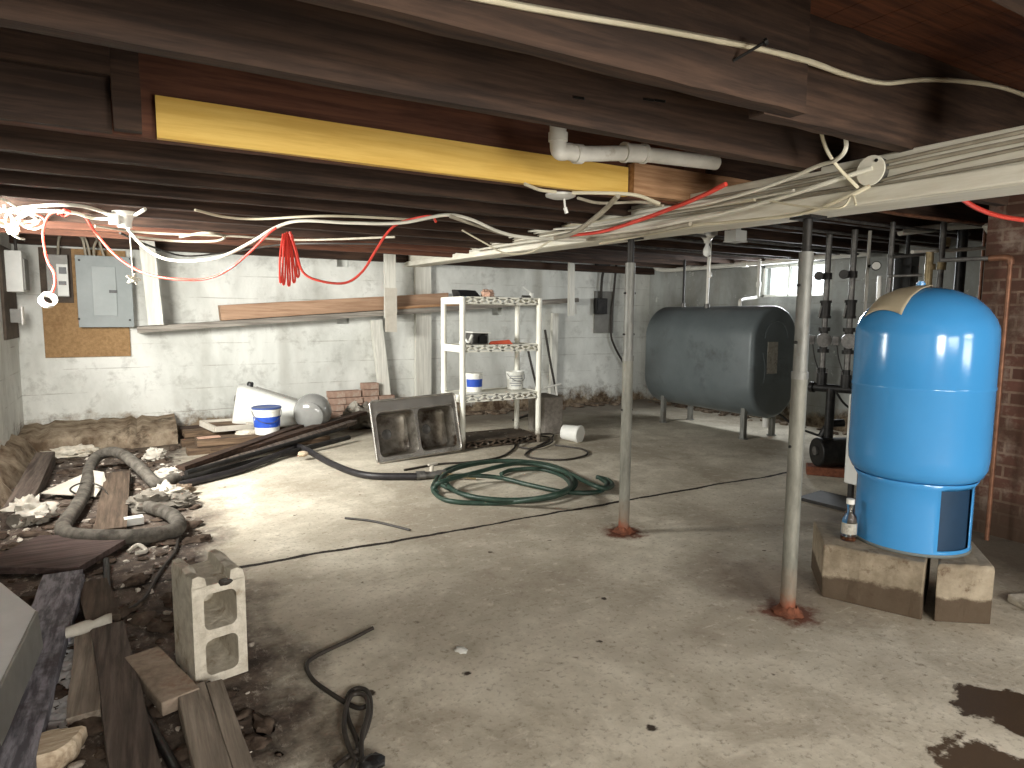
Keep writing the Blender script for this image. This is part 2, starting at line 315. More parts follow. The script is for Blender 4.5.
# ------------------------------------------------------------------ mesh builder
class MB:
    def __init__(s): s.v = []; s.f = []
    def add(s, vs, fs):
        b = len(s.v); s.v += [tuple(v) for v in vs]; s.f += [tuple(i+b for i in f) for f in fs]; return s
    def box(s, c, d, rz=0, R=None):
        R = R or Matrix.Rotation(rz, 3, 'Z'); c = Vector(c); vs = []
        for sx in (-.5, .5):
            for sy in (-.5, .5):
                for sz in (-.5, .5): vs.append(c+R @ Vector((sx*d[0], sy*d[1], sz*d[2])))
        return s.add(vs, [(0, 1, 3, 2), (4, 6, 7, 5), (0, 4, 5, 1), (2, 3, 7, 6), (0, 2, 6, 4), (1, 5, 7, 3)])
    def span(s, a, b):
        return s.box([(a[i]+b[i])/2 for i in range(3)], [abs(b[i]-a[i]) for i in range(3)])
    def plank(s, p0, p1, w, t, up=(0, 0, 1), n=1, jit=0, seed=0, taper=1):
        p0 = Vector(p0); p1 = Vector(p1); d = (p1-p0).normalized(); up = Vector(up)
        sd = d.cross(up).normalized(); u = sd.cross(d).normalized(); rnd = random.Random(seed); vs = []; fs = []
        for i in range(n+1):
            k = i/n; c = p0.lerp(p1, k); ww = w*(1+(taper-1)*k)
            for a, b in ((-1, -1), (1, -1), (1, 1), (-1, 1)):
                vs.append(c+sd*(a*ww/2+rnd.uniform(-jit, jit))+u*(b*t/2+rnd.uniform(-jit, jit)))
            if i:
                o = (i-1)*4
                for j in range(4): fs.append((o+j, o+(j+1) % 4, o+4+(j+1) % 4, o+4+j))
        fs += [(3, 2, 1, 0), (n*4, n*4+1, n*4+2, n*4+3)]
        return s.add(vs, fs)
    def tube(s, pts, r, n=8, smooth=True, sub=6, closed=False, caps=True, rf=None):
        P = [Vector(p) for p in pts]
        if smooth and len(P) > 2:
            Q = []; m = len(P)
            for i in range(m if closed else m-1):
                a = P[(i-1) % m] if closed or i > 0 else P[0]*2-P[1]
                b = P[i]; c = P[(i+1) % m]; d = P[(i+2) % m] if closed or i+2 < m else P[-1]*2-P[-2]
                for k in range(sub):
                    t = k/sub
                    Q.append(.5*((2*b)+(c-a)*t+(2*a-5*b+4*c-d)*t*t+(3*b-a-3*c+d)*t**3))
            if not closed: Q.append(P[-1])
            P = Q
        m = len(P); vs = []; fs = []; prev = None
        for i in range(m):
            if closed: tg = P[(i+1) % m]-P[i-1]
            else: tg = P[min(i+1, m-1)]-P[max(i-1, 0)]
            if tg.length < 1e-9: tg = Vector((0, 0, 1))
            tg.normalize()
            if prev is None:
                a = Vector((0, 0, 1)) if abs(tg.z) < .9 else Vector((1, 0, 0)); prev = tg.cross(a).normalized()
            prev = (prev-tg*prev.dot(tg)).normalized(); q = tg.cross(prev)
            rr = r*(rf(i/(m-1)) if rf else 1)
            for j in range(n):
                an = 2*pi*j/n; vs.append(P[i]+prev*(rr*cos(an))+q*(rr*sin(an)))
        for i in range(m if closed else m-1):
            for j in range(n):
                a = i*n+j; b = i*n+(j+1) % n; i2 = (i+1) % m
                fs.append((a, b, i2*n+(j+1) % n, i2*n+j))
        if caps and not closed: fs += [tuple(range(n-1, -1, -1)), tuple(range((m-1)*n, m*n))]
        return s.add(vs, fs)
    def cyl(s, p0, p1, r0, r1=None, n=20):
        k = (r1 if r1 is not None else r0)/r0
        return s.tube([p0, p1], r0, n, False, rf=lambda t: 1+(k-1)*t)
    def lathe(s, prof, c=(0, 0, 0), n=32, R=None, skip=None, a0=0, cap=True):
        R = R or Matrix.Identity(3); c = Vector(c); vs = []; fs = []
        for r, z in prof:
            for j in range(n):
                an = a0+2*pi*j/n; vs.append(c+R @ Vector((r*cos(an), r*sin(an), z)))
        for i in range(len(prof)-1):
            for j in range(n):
                if skip and skip(i, j): continue
                fs.append((i*n+j, i*n+(j+1) % n, (i+1)*n+(j+1) % n, (i+1)*n+j))
        if cap:
            if prof[0][0] > 1e-6: fs.append(tuple(range(n-1, -1, -1)))
            if prof[-1][0] > 1e-6: fs.append(tuple(range((len(prof)-1)*n, len(prof)*n)))
        return s.add(vs, fs)
    def sphere(s, c, r, n=16, m=10, sc=(1, 1, 1), R=None):
        R = R or Matrix.Identity(3); prof = [(sin(pi*i/m), -cos(pi*i/m)) for i in range(m+1)]
        prof[0] = (1e-4, -1); prof[-1] = (1e-4, 1); vs = []; fs = []
        for a, z in prof:
            for j in range(n):
                an = 2*pi*j/n; vs.append(Vector(c)+R @ Vector((a*cos(an)*r*sc[0], a*sin(an)*r*sc[1], z*r*sc[2])))
        for i in range(m):
            for j in range(n): fs.append((i*n+j, i*n+(j+1) % n, (i+1)*n+(j+1) % n, (i+1)*n+j))
        return s.add(vs, fs)
    def lump(s, c, r, seed=0, sc=(1, 1, .6), n=14, m=9, amp=.25, R=None):
        rnd = random.Random(seed); ph = [(rnd.uniform(1, 4), rnd.uniform(1, 4), rnd.uniform(1, 4), rnd.uniform(0, 6)) for _ in range(5)]
        b = len(s.v); s.sphere((0, 0, 0), 1, n, m)
        for i in range(b, len(s.v)):
            v = Vector(s.v[i]); k = 1+amp*sum(sin(a*v.x*2+d)*cos(bb*v.y*2+d)*cos(cc*v.z*2) for a, bb, cc, d in ph)/2
            w = Vector((v.x*sc[0], v.y*sc[1], v.z*sc[2]))*(k*r)
            if R: w = R @ w
            s.v[i] = tuple(Vector(c)+w)
        return s
    def crumple(s, c, r, seed=0, sc=(1, 1, .6), n=34, m=22, amp=.35, R=None):
        b = len(s.v); s.sphere((0, 0, 0), 1, n, m); q = Vector((seed*3.7, seed*1.9, seed*5.3))
        for i in range(b, len(s.v)):
            v = Vector(s.v[i]); k = 1+amp*(mnoise.noise(v*1.6+q)+.7*(abs(mnoise.noise(v*3.4+q))-.25)*2+.35*(abs(mnoise.noise(v*7+q))-.2)*2)
            w = Vector((v.x*sc[0], v.y*sc[1], v.z*sc[2]))*(k*r)
            if R: w = R @ w
            p = Vector(c)+w; s.v[i] = (p.x, p.y, max(p.z, .004))
        return s
    def prism(s, outline, f0, f1):
        """outline: list of (a,b); f0/f1 map (a,b) to a 3D point on either face"""
        n = len(outline); vs = [f0(*p) for p in outline]+[f1(*p) for p in outline]
        fs = [tuple(range(n-1, -1, -1)), tuple(range(n, 2*n))]+[(i, (i+1) % n, n+(i+1) % n, n+i) for i in range(n)]
        return s.add(vs, fs)
    def loops(s, rings, cap0=True, cap1=True):
        n = len(rings[0]); vs = [p for r in rings for p in r]; fs = []
        for i in range(len(rings)-1):
            for j in range(n): fs.append((i*n+j, i*n+(j+1) % n, (i+1)*n+(j+1) % n, (i+1)*n+j))
        if cap0: fs.append(tuple(range(n-1, -1, -1)))
        if cap1: fs.append(tuple(range((len(rings)-1)*n, len(rings)*n)))
        return s.add(vs, fs)
    def build(s, name, mat, parent=None, smooth=0, bevel=0, solid=0, seg=2, kind=None):
        me = bpy.data.meshes.new(name)
        if parent is not None:
            org = Vector((0, 0, 0)); q = parent
            while q is not None: org += q.location; q = q.parent
        else:
            xs = [v[0] for v in s.v]; ys = [v[1] for v in s.v]; zs = [v[2] for v in s.v]
            org = Vector(((min(xs)+max(xs))/2, (min(ys)+max(ys))/2, min(zs)))
        me.from_pydata([tuple(Vector(v)-org) for v in s.v], [], s.f); me.validate()
        bm = bmesh.new(); bm.from_mesh(me)
        bmesh.ops.delete(bm, geom=[v for v in bm.verts if not v.link_faces], context='VERTS')
        bmesh.ops.recalc_face_normals(bm, faces=bm.faces); bm.to_mesh(me); bm.free()
        me.materials.append(M[mat])
        o = bpy.data.objects.new(name, me); COL.objects.link(o)
        if parent is not None: o.parent = parent
        else: o.location = org
        if smooth:
            me.polygons.foreach_set('use_smooth', [True]*len(me.polygons)); me.set_sharp_from_angle(angle=radians(smooth))
        if solid:
            md = o.modifiers.new('thickness', 'SOLIDIFY'); md.thickness = solid; md.offset = 0
        if bevel:
            md = o.modifiers.new('edge', 'BEVEL'); md.width = bevel; md.segments = seg; md.limit_method = 'ANGLE'; md.angle_limit = radians(40)
        if kind: o['kind'] = kind
        return o
def tag(o, label, cat, group=None):
    o['label'] = label; o['category'] = cat
    if group: o['group'] = group
    return o
def thing(name, loc, label, cat, group=None):
    o = bpy.data.objects.new(name, None); COL.objects.link(o); o.location = loc; o.empty_display_size = .1
    return tag(o, label, cat, group)
def struct(o):
    o['kind'] = 'structure'; return o
def wire(name, pts, r, mat, label, cat='cable', n=6, sub=6, group=None):
    return tag(MB().tube(pts, r, n, True, sub).build(name, mat, smooth=60), label, cat, group)

# ------------------------------------------------------------------ the room
XL, XR, YB, YF, ZT = -.95, 6.7, 7.5, -2.0, 2.10
def wall(name, mat, fn, u0, u1, v0, v1, holes=(), pockets=(), depth=.25):
    """fn(u, v, d): point on the wall, d metres into it"""
    mb = MB(); us = sorted({u0, u1, *[h[0] for h in holes+pockets], *[h[1] for h in holes+pockets]})
    vv = sorted({v0, v1, *[h[2] for h in holes+pockets], *[h[3] for h in holes+pockets]})
    inside = lambda a, b: any(h[0] < a < h[1] and h[2] < b < h[3] for h in holes+pockets)
    for i in range(len(us)-1):
        for j in range(len(vv)-1):
            if inside((us[i]+us[i+1])/2, (vv[j]+vv[j+1])/2): continue
            mb.add([fn(us[i], vv[j], 0), fn(us[i+1], vv[j], 0), fn(us[i+1], vv[j+1], 0), fn(us[i], vv[j+1], 0)], [(0, 1, 2, 3)])
    for hs, dp, back in ((holes, depth, False), (pockets, .1, True)):
        for a, b, c, d in hs:
            q = [(a, c), (b, c), (b, d), (a, d)]
            mb.add([fn(*p, 0) for p in q]+[fn(*p, dp) for p in q], [(i, (i+1) % 4, 4+(i+1) % 4, 4+i) for i in range(4)]+([(4, 5, 6, 7)] if back else []))
    o = struct(mb.build(name, mat)); return o
fl = MB(); N = 60
fl.add([(XL+(XR-XL)*i/N, YF+(YB-YF)*j/N, 0) for j in range(N+1) for i in range(N+1)], [(j*(N+1)+i, j*(N+1)+i+1, (j+1)*(N+1)+i+1, (j+1)*(N+1)+i) for j in range(N) for i in range(N)])
struct(fl.build('floor', 'floor'))
pk = tuple((x-.07, x+.07, z-.055, z+.055) for x, z in (((2.087,7.500,1.847)[0], (2.087,7.500,1.847)[2]), ((2.074,7.500,1.198)[0], (2.074,7.500,1.198)[2]), ((4.093,7.500,1.915)[0], (4.093,7.500,1.915)[2]), ((4.096,7.500,1.309)[0], (4.096,7.500,1.309)[2])))
wall('wall_back', 'wall', lambda u, v, d: (u, YB+d, v), XL, XR, 0, ZT, (), pk)
wall('wall_left', 'wall', lambda u, v, d: (XL-d, u, v), YF, YB, 0, ZT, ((3.85, 5.15, 1.28, 1.83),))  # opening for the assumed left window
RW = (4.62, 5.54, 1.50, 1.885)
wall('wall_right', 'wall_grey', lambda u, v, d: (XR+d, u, v), YF, YB, 0, ZT, (RW,))
wall('wall_front', 'wall_grey', lambda u, v, d: (u, YF-d, v), XL, XR, 0, ZT, ((-.1, .8, 1.28, 1.76), (1.15, 2.35, .15, 1.55), (2.85, 3.75, 1.28, 1.76)))  # unseen openings, invented for the added rear fills
c = MB(); y = YF
while y < YB+.1: y += .14
nb = 0; x = XL-.05
while x < XR:
    c.span((x+.002, YF, ZT-.005), (x+.128, YB, ZT+.02)); x += .13
struct(c.build('ceiling', 'subfloor'))
# window in the right wall: frame, mullion, panes, outside sill
wf = MB(); a, b, e, f = RW
for p, q in (((XR+.10, a, e), (XR+.15, b, e+.03)), ((XR+.10, a, f-.03), (XR+.15, b, f)), ((XR+.10, a, e), (XR+.15, a+.03, f)), ((XR+.10, b-.03, e), (XR+.15, b, f)), ((XR+.10, 5.16, e), (XR+.15, 5.18, f))):
    wf.span(p, q)
w1 = struct(wf.build('window_1', 'cloth_frame'))
MB().span((XR+.122, a+.03, e+.03), (XR+.128, b-.03, f-.03)).build('window_pane', 'pane', w1)
wf = MB()  # left window, out of view and assumed from the fall of light
for p, q in (((XL-.15, 3.85, 1.28), (XL-.10, 5.15, 1.32)), ((XL-.15, 3.85, 1.79), (XL-.10, 5.15, 1.83)), ((XL-.15, 3.85, 1.28), (XL-.10, 3.89, 1.83)), ((XL-.15, 5.11, 1.28), (XL-.10, 5.15, 1.83)), ((XL-.15, 4.48, 1.28), (XL-.10, 4.52, 1.83))):
    wf.span(p, q)
w2 = struct(wf.build('window_2_assumed', 'cloth_frame'))
MB().span((XL-.128, 3.89, 1.32), (XL-.122, 5.11, 1.79)).build('window_pane', 'pane', w2)
# rough footing at the foot of the back wall, and the sill plate on top of it
f_ = MB(); rn = random.Random(3)
n = 26
rings = []
for i in range(n+1):
    x = XL+(.30-XL)*i/n; h = .17+rn.uniform(-.02, .02); d = 6.92+rn.uniform(-.03, .03)
    rings.append([(x, 7.52, 0), (x, 7.52, h+.04), (x, d+.12, h), (x, d+.02, h-.05), (x, d, 0)])
f_.loops(rings); struct(f_.build('trim_1', 'footing', smooth=50))
f_ = MB(); rings = []
for i in range(n+1):
    y = 3.7+(6.9-3.7)*i/n; h = .14+rn.uniform(-.04, .05); d = rn.uniform(.13, .2)
    rings.append([(XL-.02, y, 0), (XL-.02, y, h+.06), (XL+d*.5, y, h), (XL+d, y, 0)])
f_.loops(rings); struct(f_.build('trim_2', 'footing', smooth=50))
struct(MB().span((XL, 7.40, 1.87), (XR, 7.5, 1.96)).build('trim_3', 'joist'))

# girder and its two steel posts
gx = lambda y: 2.20+.1*(y-1)
gz = lambda y: 1.632+.03*(y-1)
g = thing('girder', (gx(3), 3, gz(3)), 'long white painted girder on two steel posts, laced with cables', 'girder')
mb = MB(); rings = []
for y in (.3, 1, 2, 3, 4, 5, 6, 7, 7.48):
    x, z = gx(y), gz(y); rings.append([(x, y, z), (x+.18, y, z), (x+.18, y, z+.165), (x, y, z+.165)])
mb.loops(rings).build('girder_timber', 'beam_paint', g, bevel=.006)
mb = MB(); rings = []
for y in (.3, 1, 2, 3, 4, 5, 6, 7, 7.48):
    x, z = gx(y), gz(y); rings.append([(x-.03, y, z+.001), (x-.002, y, z+.001), (x-.002, y, z+.055), (x-.03, y, z+.055)])
mb.loops(rings).build('ledger_strip', 'beam_paint', g, bevel=.006)

def post(loc, label):
    x, y = loc; top = gz(y)
    t = thing('steel_post', (x, y, 0), label, 'post', None)
    MB().cyl((x, y, .004), (x, y, 1.02), .031, n=24).build('lower_tube', 'post', t, smooth=40)
    MB().cyl((x, y, 1.02), (x, y, top-.14), .028, n=24).cyl((x, y, 1.0), (x, y, 1.03), .033, n=24).build('upper_tube', 'steel_post', t, smooth=40)
    MB().cyl((x, y, top-.14), (x, y, top-.012), .018, n=16).build('jack_screw', 'dark_steel', t, smooth=40)
    MB().box((x, y, top-.006), (.1, .1, .012)).build('top_plate', 'dark_steel', t, bevel=.002)
    for k in range(3):
        h = (1.15, 1.38, .72)[k]
        MB().cyl((x-.036, y+.005, h), (x+.036, y-.005, h), .006, n=8).build('pin', 'dark_steel', t)
    rn = random.Random(int(x*100)); prof = [(.062, .001), (.058, .006), (.044, .014), (.033, .034)]
    mb = MB().lathe(prof, (x, y, 0), 20, cap=False)
    mb.v = [(a+(a-x)*rn.uniform(-.15, .25), b+(b-y)*rn.uniform(-.15, .25), max(.002, c_*rn.uniform(.6, 1.3))) for a, b, c_ in mb.v]
    mb.build('rusted_foot', 'rust', t, smooth=60)
post((2.41, 2.86), 'grey steel post with rusty foot, midway to the oil tank')
post((2.35, 1.71), 'grey steel post with rusty foot, in front of the blue tank')

# floor joists; the row nearest the camera rests on the girder, the far ones run into it
def joist(y, x0, x1, z0, label, mat='joist', t=.05, h=None, group=None, seed=1, name='floor_joist'):
    h = h or (ZT-.006-z0)
    mb = MB().plank((x0, y, z0+h/2), (x1, y, z0+h/2), t, h, n=24, jit=.0025, seed=seed)
    return tag(mb.build(name, mat), label, 'joist', group)
joist(.595, XL, 3.6, 1.80, 'dark joist crossing the top right corner above the camera', seed=2)
j = joist(1.215, XL, 1.60, 1.80, 'dark joist with a big bent nail, end lapped beside the cream cable', seed=3)
MB().cyl((1.313,1.190,1.882), (1.351,1.130,1.912), .004, n=8).cyl((1.351,1.130,1.912), (1.356,1.125,1.916), .009, n=8).build('bent_nail', 'dark_steel', j)
joist(1.268, 1.5, 3.7, 1.80, 'dark joist lapped behind the bent nail joist, resting on the girder', seed=4)
j = joist(1.625, XL, 3.7, 1.80, 'dark joist just in front of the white drain pipe', seed=5)
for k, px in enumerate((568, 645, 648)):
    p = [(.0, 0, 0), (1.122,1.598,1.876), (1.383,1.598,1.914), (1.428,1.598,1.918)][k+1]
    MB().cyl(p, (p[0]+.015, p[1]-.03, p[2]-.01), .004, n=6).build('nail', 'dark_steel', j)
jb = thing('floor_joist', (1, 2.42, 1.80), 'reddish joist carrying the yellow painted board', 'joist')
MB().plank((XL, 2.435, 1.947), (2.35, 2.435, 1.947), .05, .30, n=24, jit=.002, seed=6).build('joist_timber', 'joist_red', jb)
MB().plank((.085, 2.395, 1.862), (1.98, 2.395, 1.862), .028, .128, n=8, jit=.001, seed=7).build('yellow_board', 'yellow', jb)
MB().plank((XL, 2.395, 1.947), (-.035, 2.395, 1.947), .028, .30, n=8, jit=.002).build('dark_board', 'joist', jb)
tag(MB().plank((.008, 2.36, 1.80), (.008, 2.36, 2.094), .075, .04, up=(0, 1, 0), n=3, jit=.002).build('blocking_piece', 'joist'), 'short upright block between joists left of the yellow board', 'block')
tag(MB().plank((XL, 2.355, 2.02), (-.031, 2.355, 2.02), .04, .14, n=6, jit=.002).build('ledger_board', 'joist'), 'dark ledger board under the subfloor left of the upright block', 'board')
tag(MB().plank((1.985, 2.37, 1.872), (3.0, 2.37, 1.872), .05, .14, n=5, jit=.002).build('blocking_board', 'tan_wood'), 'tan board over the girder at the end of the white drain pipe', 'board')
far = ((2.86, 'dark joist next behind the yellow board'), (3.22, 'second dark joist behind the yellow board'), (3.58, 'third dark joist behind the yellow board'), (3.98, None), (4.4, None), (4.85, None), (5.3, None), (5.75, None))
for k, (y, lb) in enumerate(far):
    joist(y, XL, gx(y)-.002, 1.80, lb or 'dark reddish joist in the far rows over the back wall clutter', 'joist' if k < 6 else 'joist_red', group=None if lb else 'far joists left of the girder', seed=10+k)  # shade put into the timber colour; redder last rows stand for window light
for k, y in enumerate((2.42, 2.9, 3.38, 3.85, 4.3, 4.78, 5.25, 5.7, 6.2, 6.7)):
    joist(y, gx(y)+.19, XR, 1.91, 'dark joist over the oil tank and the pipes', group='joists right of the girder', seed=30+k)

# white drain pipe under the near joists
dp = thing('drain_pipe', (1.9, 2.3, 1.9), 'white plastic drain pipe with elbow under the dark joist', 'pipe')
Yp = 2.05
e0 = (1.371,2.050,1.856); e1 = (1.457,2.050,1.852); e2 = (1.731,2.050,1.890); e3 = (2.185,2.050,1.906)
MB().tube([(e0[0], Yp, 2.07), (e0[0], Yp, e0[2]+.03), (e0[0]+.01, Yp, e0[2]-.005), (e0[0]+.045, Yp, e1[2]+.004), e1], .031, 16, sub=5).build('elbow', 'pvc', dp, smooth=50)
MB().tube([e1, e2, e3], .029, 16, False).build('pipe_run', 'pvc', dp, smooth=50)
d_ = Vector(e3)-Vector(e1); d_.normalize()
MB().cyl(Vector(e1)-d_*.01, Vector(e1)+d_*.02, .036, n=16).build('collar', 'pvc', dp, smooth=40)
MB().cyl((e0[0], Yp, e0[2]+.03), (e0[0], Yp, e0[2]+.06), .036, n=16).build('collar', 'pvc', dp, smooth=40)
MB().cyl(Vector(e2)-d_*.05, Vector(e2)+d_*.05, .0355, n=16).cyl(Vector(e2)-d_*.055, Vector(e2)-d_*.04, .039, n=16).cyl(Vector(e2)+d_*.04, Vector(e2)+d_*.055, .039, n=16).build('coupling', 'pvc', dp, smooth=40)

# ------------------------------------------------------------------ blue pressure tank on two blocks
bx, by = 3.01, 1.58
def blk(name, a, b, wa, wb, label, h=.245, seed=0):
    a = Vector((*a, 0)); b = Vector((*b, 0)); u = (b-a).normalized(); wa = Vector((*wa, 0)); wb = Vector((*wb, 0)); rn = random.Random(seed)
    L = (b-a).length; mb = MB(); rings = []; n = 8
    for i in range(n+1):
        c = a+u*(L*i/n); j = lambda s=.006: Vector((rn.uniform(-s, s), rn.uniform(-s, s), rn.uniform(-s, s)))
        top = h; w = wa.lerp(wb, i/n)
        rings.append([c+Vector((0, 0, 0)), c+Vector((0, 0, h*.5))+j(), c+Vector((0, 0, top-.012))+j(.004), c+w*.03+Vector((0, 0, top))+j(.002), c+w*.5+Vector((0, 0, top)), c+w+Vector((0, 0, top)), c+w])
    mb.loops(rings)
    o = mb.build(name, 'dampblock', bevel=.008)
    return tag(o, label, 'concrete block')
blk('concrete_block', (2.62, 1.735), (2.775, 1.385), (.26, .24), (.42, .19), 'wide damp concrete block with chipped corner under the blue tank', seed=1)
blk('concrete_block', (2.81, 1.355), (2.985, 1.225), (.40, .19), (.27, .21), 'narrower damp concrete block under the blue tank beside the copper pipe', seed=2)
tk = thing('pressure_tank', (bx, by, .246), 'tall glossy blue pressure tank standing on concrete blocks', 'tank')
R_ = .272
prof = [(.02, .535), (.12, .537), (.22, .552), (.253, .576), (.268, .61), (R_, .66), (R_, .95), (R_+.003, .955), (R_+.003, .963), (R_, .968), (R_, 1.17), (.269, 1.21), (.255, 1.25), (.225, 1.295), (.18, 1.338), (.11, 1.37), (.05, 1.383), (.0005, 1.386)]
MB().lathe(prof, (bx, by, 0), 64, cap=False).build('tank_shell', 'blue', tk, smooth=60)
oa = atan2(-1, -.24)
def skip(i, j):
    an = oa-pi+2*pi*(j+.5)/64; an = atan2(sin(an-oa), cos(an-oa)); return i in (2, 3) and abs(an) < .36
sk = MB().lathe([(.227, .247), (.227, .262), (.225, .275), (.225, .46), (.225, .535), (.24, .56)], (bx, by, 0), 64, skip=skip, a0=oa-pi, cap=False)
sk.build('tank_skirt', 'blue', tk, smooth=60, solid=.004)
MB().lathe([(.215, .25), (.215, .53)], (bx, by, 0), 40, cap=False).build('skirt_inner_shade', 'blue_shadow', tk, smooth=60)  # added dark liner: shade inside the skirt opening put into its colour
MB().lathe([(.23, .247), (.2305, .258), (.226, .26)], (bx, by, 0), 64, cap=False).build('base_rim', 'panel_grey', tk, smooth=60, solid=.003)
MB().cyl((bx-.02, by+.02, 1.375), (bx-.02, by+.02, 1.405), .018, n=12).cyl((bx-.02, by+.02, 1.405), (bx-.02, by+.02, 1.412), .012, n=12).build('valve_cap', 'blue', tk, smooth=40)
# paper draped over the dome
def dome(px, py):
    r = min(sqrt(px*px+py*py), .2715)
    for i in range(len(prof)-1):
        (r0, z0), (r1, z1) = prof[i], prof[i+1]
        if i > 9 and r1 <= r <= r0: return z0+(z1-z0)*(r0-r)/(r0-r1+1e-9)
    return 1.17
fd = Vector((-.885, -.465, 0)); rd = Vector((.465, -.885, 0))
pp = MB(); n = 14; vs = []
for j in range(n+1):
    for i in range(n+1):
        s_, t_ = i/n, j/n
        fw = (-.03*(1-s_)+.03*s_)*(1-t_)+(.125*(1-s_)+.232*s_)*t_; rt = (-.11*(1-s_)+.02*s_)*(1-t_)+(-.222*(1-s_)-.085*s_)*t_
        q = fd*fw+rd*rt; r = max(q.length, .01); e_ = q/r
        sl = (dome(e_.x*(r+.004), e_.y*(r+.004))-dome(e_.x*(r-.004), e_.y*(r-.004)))/.008
        nv = Vector((-sl*e_.x, -sl*e_.y, 1)).normalized()*(.009+.004*sin(5*s_)*t_); z = dome(q.x, q.y)+nv.z; q = q+Vector((nv.x, nv.y, 0))
        vs.append((bx+q.x, by+q.y, z))
pp.add(vs, [(j*(n+1)+i, j*(n+1)+i+1, (j+1)*(n+1)+i+1, (j+1)*(n+1)+i) for j in range(n) for i in range(n)])
tag(pp.build('paper_sheet', 'card', smooth=80, solid=.002), 'creased brown paper sheet with red smudge lying on the blue tank dome', 'paper')
# glass bottle on the block in front of the tank
bt = (2.749,1.708,0.246); bt = (2.76, 1.715, .246)
t = thing('glass_bottle', bt, 'small clear glass bottle with white cap against the blue tank skirt', 'bottle')
MB().lathe([(.001, .001), (.031, .002), (.033, .012), (.033, .085), (.028, .115), (.015, .135), (.015, .17)], bt, 20, cap=False).build('bottle_glass', 'clear_glass', t, smooth=60)
MB().lathe([(.001, .003), (.029, .004), (.030, .022), (.001, .022)], bt, 20, cap=False).build('residue', 'amber', t, smooth=60)
MB().lathe([(.0333, .035), (.0333, .085)], bt, 20, cap=False, skip=lambda i, j: j % 20 < 8).build('paper_label', 'label_paper', t, smooth=60)
MB().cyl((bt[0], bt[1], .246+.17), (bt[0], bt[1], .246+.192), .0175, n=16).build('cap', 'porcelain', t, smooth=40)

# ------------------------------------------------------------------ brick pier and copper pipe at the right
struct(MB().span((4.25, .2, 0), (5.2, 1.93, ZT)).build('wall_pier', 'brick_wall'))
tag(MB().box((3.47, 1.13, .02), (.46, .17, .04), rz=-.42).build('concrete_pad', 'cmu', bevel=.01), 'low pale concrete pad on the floor by the brick pier', 'pad')
cp = thing('copper_pipe', (4.13, 1.75, 0), 'tall copper pipe with elbow rising in front of the brick pier', 'pipe')
zt = (4.130,1.745,1.585)[2]
MB().cyl((4.13, 1.75, .002), (4.13, 1.75, zt-.03), .012, n=12).build('riser', 'copper', cp, smooth=40)
MB().tube([(4.13, 1.75, zt-.04), (4.13, 1.755, zt-.008), (4.128, 1.785, zt), (4.12, 1.85, zt)], .018, 12).build('elbow', 'copper', cp, smooth=50)
MB().cyl((4.12, 1.84, zt), (4.035, 2.06, zt), .012, n=10).build('cross_run', 'pipe_grey', cp, smooth=40)
tag(MB().tube([(5.081,2.900,1.905), (5.557,2.750,1.968), (5.684,2.600,1.975)], .03, 10, False).build('pipe', 'pvc', smooth=40), 'white pipe under the joists above the blue tank', 'pipe')
tag(MB().plank((4.407,2.000,1.810), (4.490,1.960,1.701), .07, .03, n=2).build('wood_brace', 'white_wood', bevel=.004), 'short white slanted brace beside the top of the brick pier', 'brace')

# pipes standing behind the blue tank
def pipe(px, y0, y1, Yd, r, mat, label, fittings=()):
    pass
def vpipe(name, a, b, r, mat, label, group=None, extra=(), up=True, down=0):
    a = Vector(a); b = Vector(b)
    if up: a = Vector((b.x, b.y, 1.909))
    b.z = .738 if (bX-.05 < b.x < bX+.45 and bY-.8 < b.y < bY-.04) else .004
    mb = MB().cyl(a, b, r, n=12)
    t = thing(name, b if b[2] < a[2] else a, label, 'pipe', group)
    mb.build('pipe_run', mat, t, smooth=40)
    for kind, p, q, rr, m in extra: MB().cyl(p, q, rr, n=14).build(kind, m, t, smooth=40)
    return t
